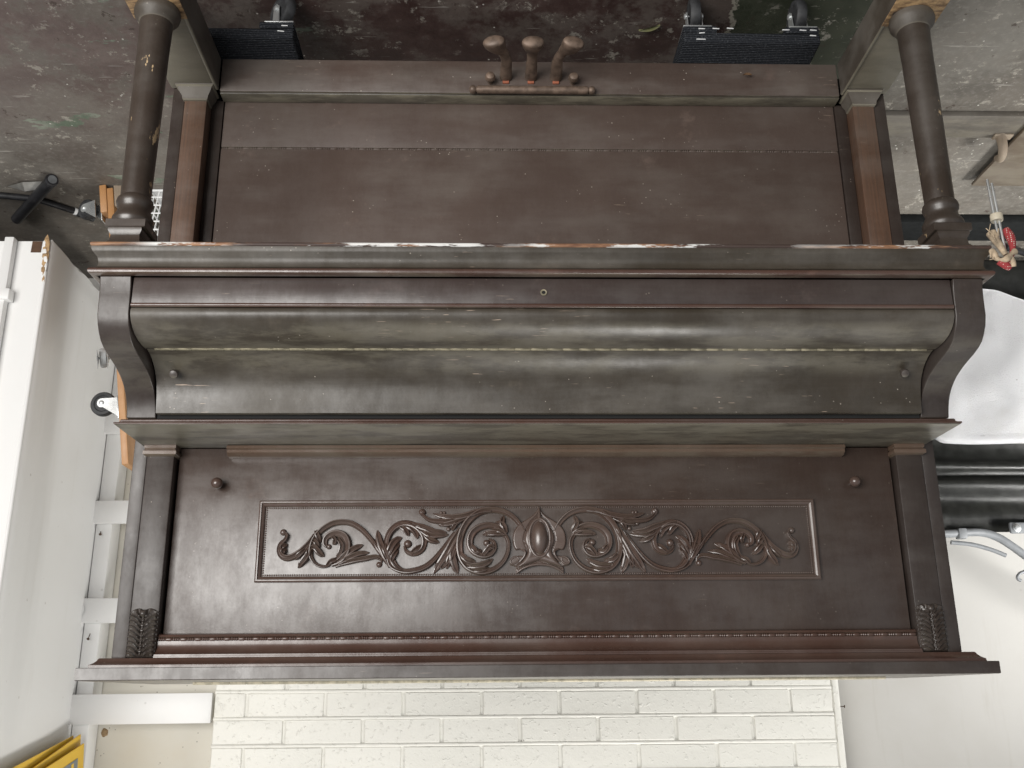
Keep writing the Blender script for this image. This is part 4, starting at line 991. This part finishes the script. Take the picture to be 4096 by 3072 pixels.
def sling():
    bm = bmesh.new(); nx, nz_ = 50, 90; g = []
    for j in range(nz_+1):
        z = 0.02+0.925*j/nz_; row = []
        for i in range(nx+1):
            x = -1.035-0.90*i/nx
            s = math.exp(-((z-0.80)/0.035)**2)*0.022-math.exp(-((z-0.765)/0.012)**2)*0.030+math.exp(-((z-0.735)/0.02)**2)*0.018+math.exp(-((z-0.885)/0.03)**2)*0.018
            s += 0.010*math.sin((z+0.12*x)*34)+0.012*noise.noise(Vector((x*2.2, z*5, 1.3)))
            y = 0.022-s
            row.append(bm.verts.new((x+1.45, y, z)))
        g.append(row)
    for j in range(nz_):
        for i in range(nx): bm.faces.new((g[j][i], g[j][i+1], g[j+1][i+1], g[j+1][i]))
    bmesh.ops.solidify(bm, geom=bm.faces[:], thickness=0.003)
    return bm
link('vinyl_sling', sling(), M['black_vinyl'], lg, 180)
tube('foot_rod', [P(-1.60, 0.03, -0.10), P(-1.80, 0.02, 0.02)], 0.010, M['black_metal'], lg, 12)

def towel():
    bm = bmesh.new(); nx, ns = 60, 70; g = []
    for i in range(nx+1):
        x = -1.275-0.62*i/nx; u = i/nx; row = []
        ztop = 0.682+0.017*u+0.004*math.sin(u*9)-0.030*max(0, 1-u/0.07)**2
        zbot = 0.125+0.17*u+0.010*math.sin(u*11)
        for j in range(ns+1):
            t = j/ns
            if t < 0.08: y, z = 1.125+0.014, ztop-0.02-(0.08-t)*1.2
            elif t < 0.16:
                a = (t-0.08)/0.08*math.pi; y, z = 1.125+0.014*math.cos(a), ztop-0.02+0.018*math.sin(a)
            else:
                k = (t-0.16)/0.84; z = ztop-0.02-(ztop-0.02-zbot)*k
                y = 1.111-0.012*k-0.010*k*math.sin(u*13+k*2)-0.010*math.exp(-((u-0.42-0.25*k)/0.10)**2)*k-0.016*noise.noise(Vector((x*5, z*4, 0)))-0.008*noise.noise(Vector((x*13, z*9, 3)))
            row.append(bm.verts.new((x, y, z)))
        g.append(row)
    for i in range(nx):
        for j in range(ns): bm.faces.new((g[i][j], g[i][j+1], g[i+1][j+1], g[i+1][j]))
    bmesh.ops.solidify(bm, geom=bm.faces[:], thickness=0.004)
    return bm
tag(link('white_towel', towel(), M['cloth'], None, 180), 'white towel draped over the lounger bar, speckled with dark crumbs', 'towel')

# ------------------------------------------------------------------ yellow cards on the partition side
def card(loc, rx, label, panel_mat, letters, sz=(0.50, 0.36)):
    # local: u runs towards the camera (-y), z up, card plane is x = 0, origin at its lower far corner
    t = thing('yellow_card', label, 'sign', loc, (rx, 0, 0), 'yellow cards on the partition')
    w, h = sz
    bm = bmesh.new(); add_box(bm, 0, 0.0035, -w, 0, 0, h, 0); link('card_sheet', bm, M['yellow'], t, 0)
    box('printed_panel', -0.0012, -0.0002, -w+0.05, -0.045, 0.030, h-0.05, panel_mat, t, bev=0)
    for (pts) in letters:
        bm = bmesh.new(); vs2 = [bm.verts.new((-0.0018, -a, b)) for a, b in pts]; bm.faces.new(vs2)
        link('letter', bm, M['yellow'], t, 0)
    return t
Tl = [[(0.075, 0.036), (0.092, 0.036), (0.092, 0.075), (0.115, 0.075), (0.115, 0.090), (0.055, 0.090), (0.055, 0.075), (0.075, 0.075)],
      [(0.128, 0.034), (0.140, 0.034), (0.140, 0.060), (0.150, 0.072), (0.140, 0.084), (0.128, 0.072)]]
Kl = [[(0.16, 0.036), (0.175, 0.036), (0.175, 0.09), (0.16, 0.09)], [(0.125, 0.036), (0.14, 0.036), (0.158, 0.060), (0.14, 0.088), (0.125, 0.088), (0.142, 0.060)],
      [(0.20, 0.036), (0.235, 0.036), (0.235, 0.05), (0.215, 0.05), (0.215, 0.09), (0.20, 0.09)]]
card((1.304, 1.305, 1.516), R(-10), 'yellow card with dark print, rearmost of the three overlapping cards', M['card_black'], Kl)
card((1.291, 1.325, 1.513), R(-14), 'yellow card with black print, middle of the three overlapping cards', M['card_black'], Kl)
card((1.277, 1.322, 1.538), R(-12), 'yellow card with grey print panel, front of the three overlapping cards', M['card_grey'], Tl)
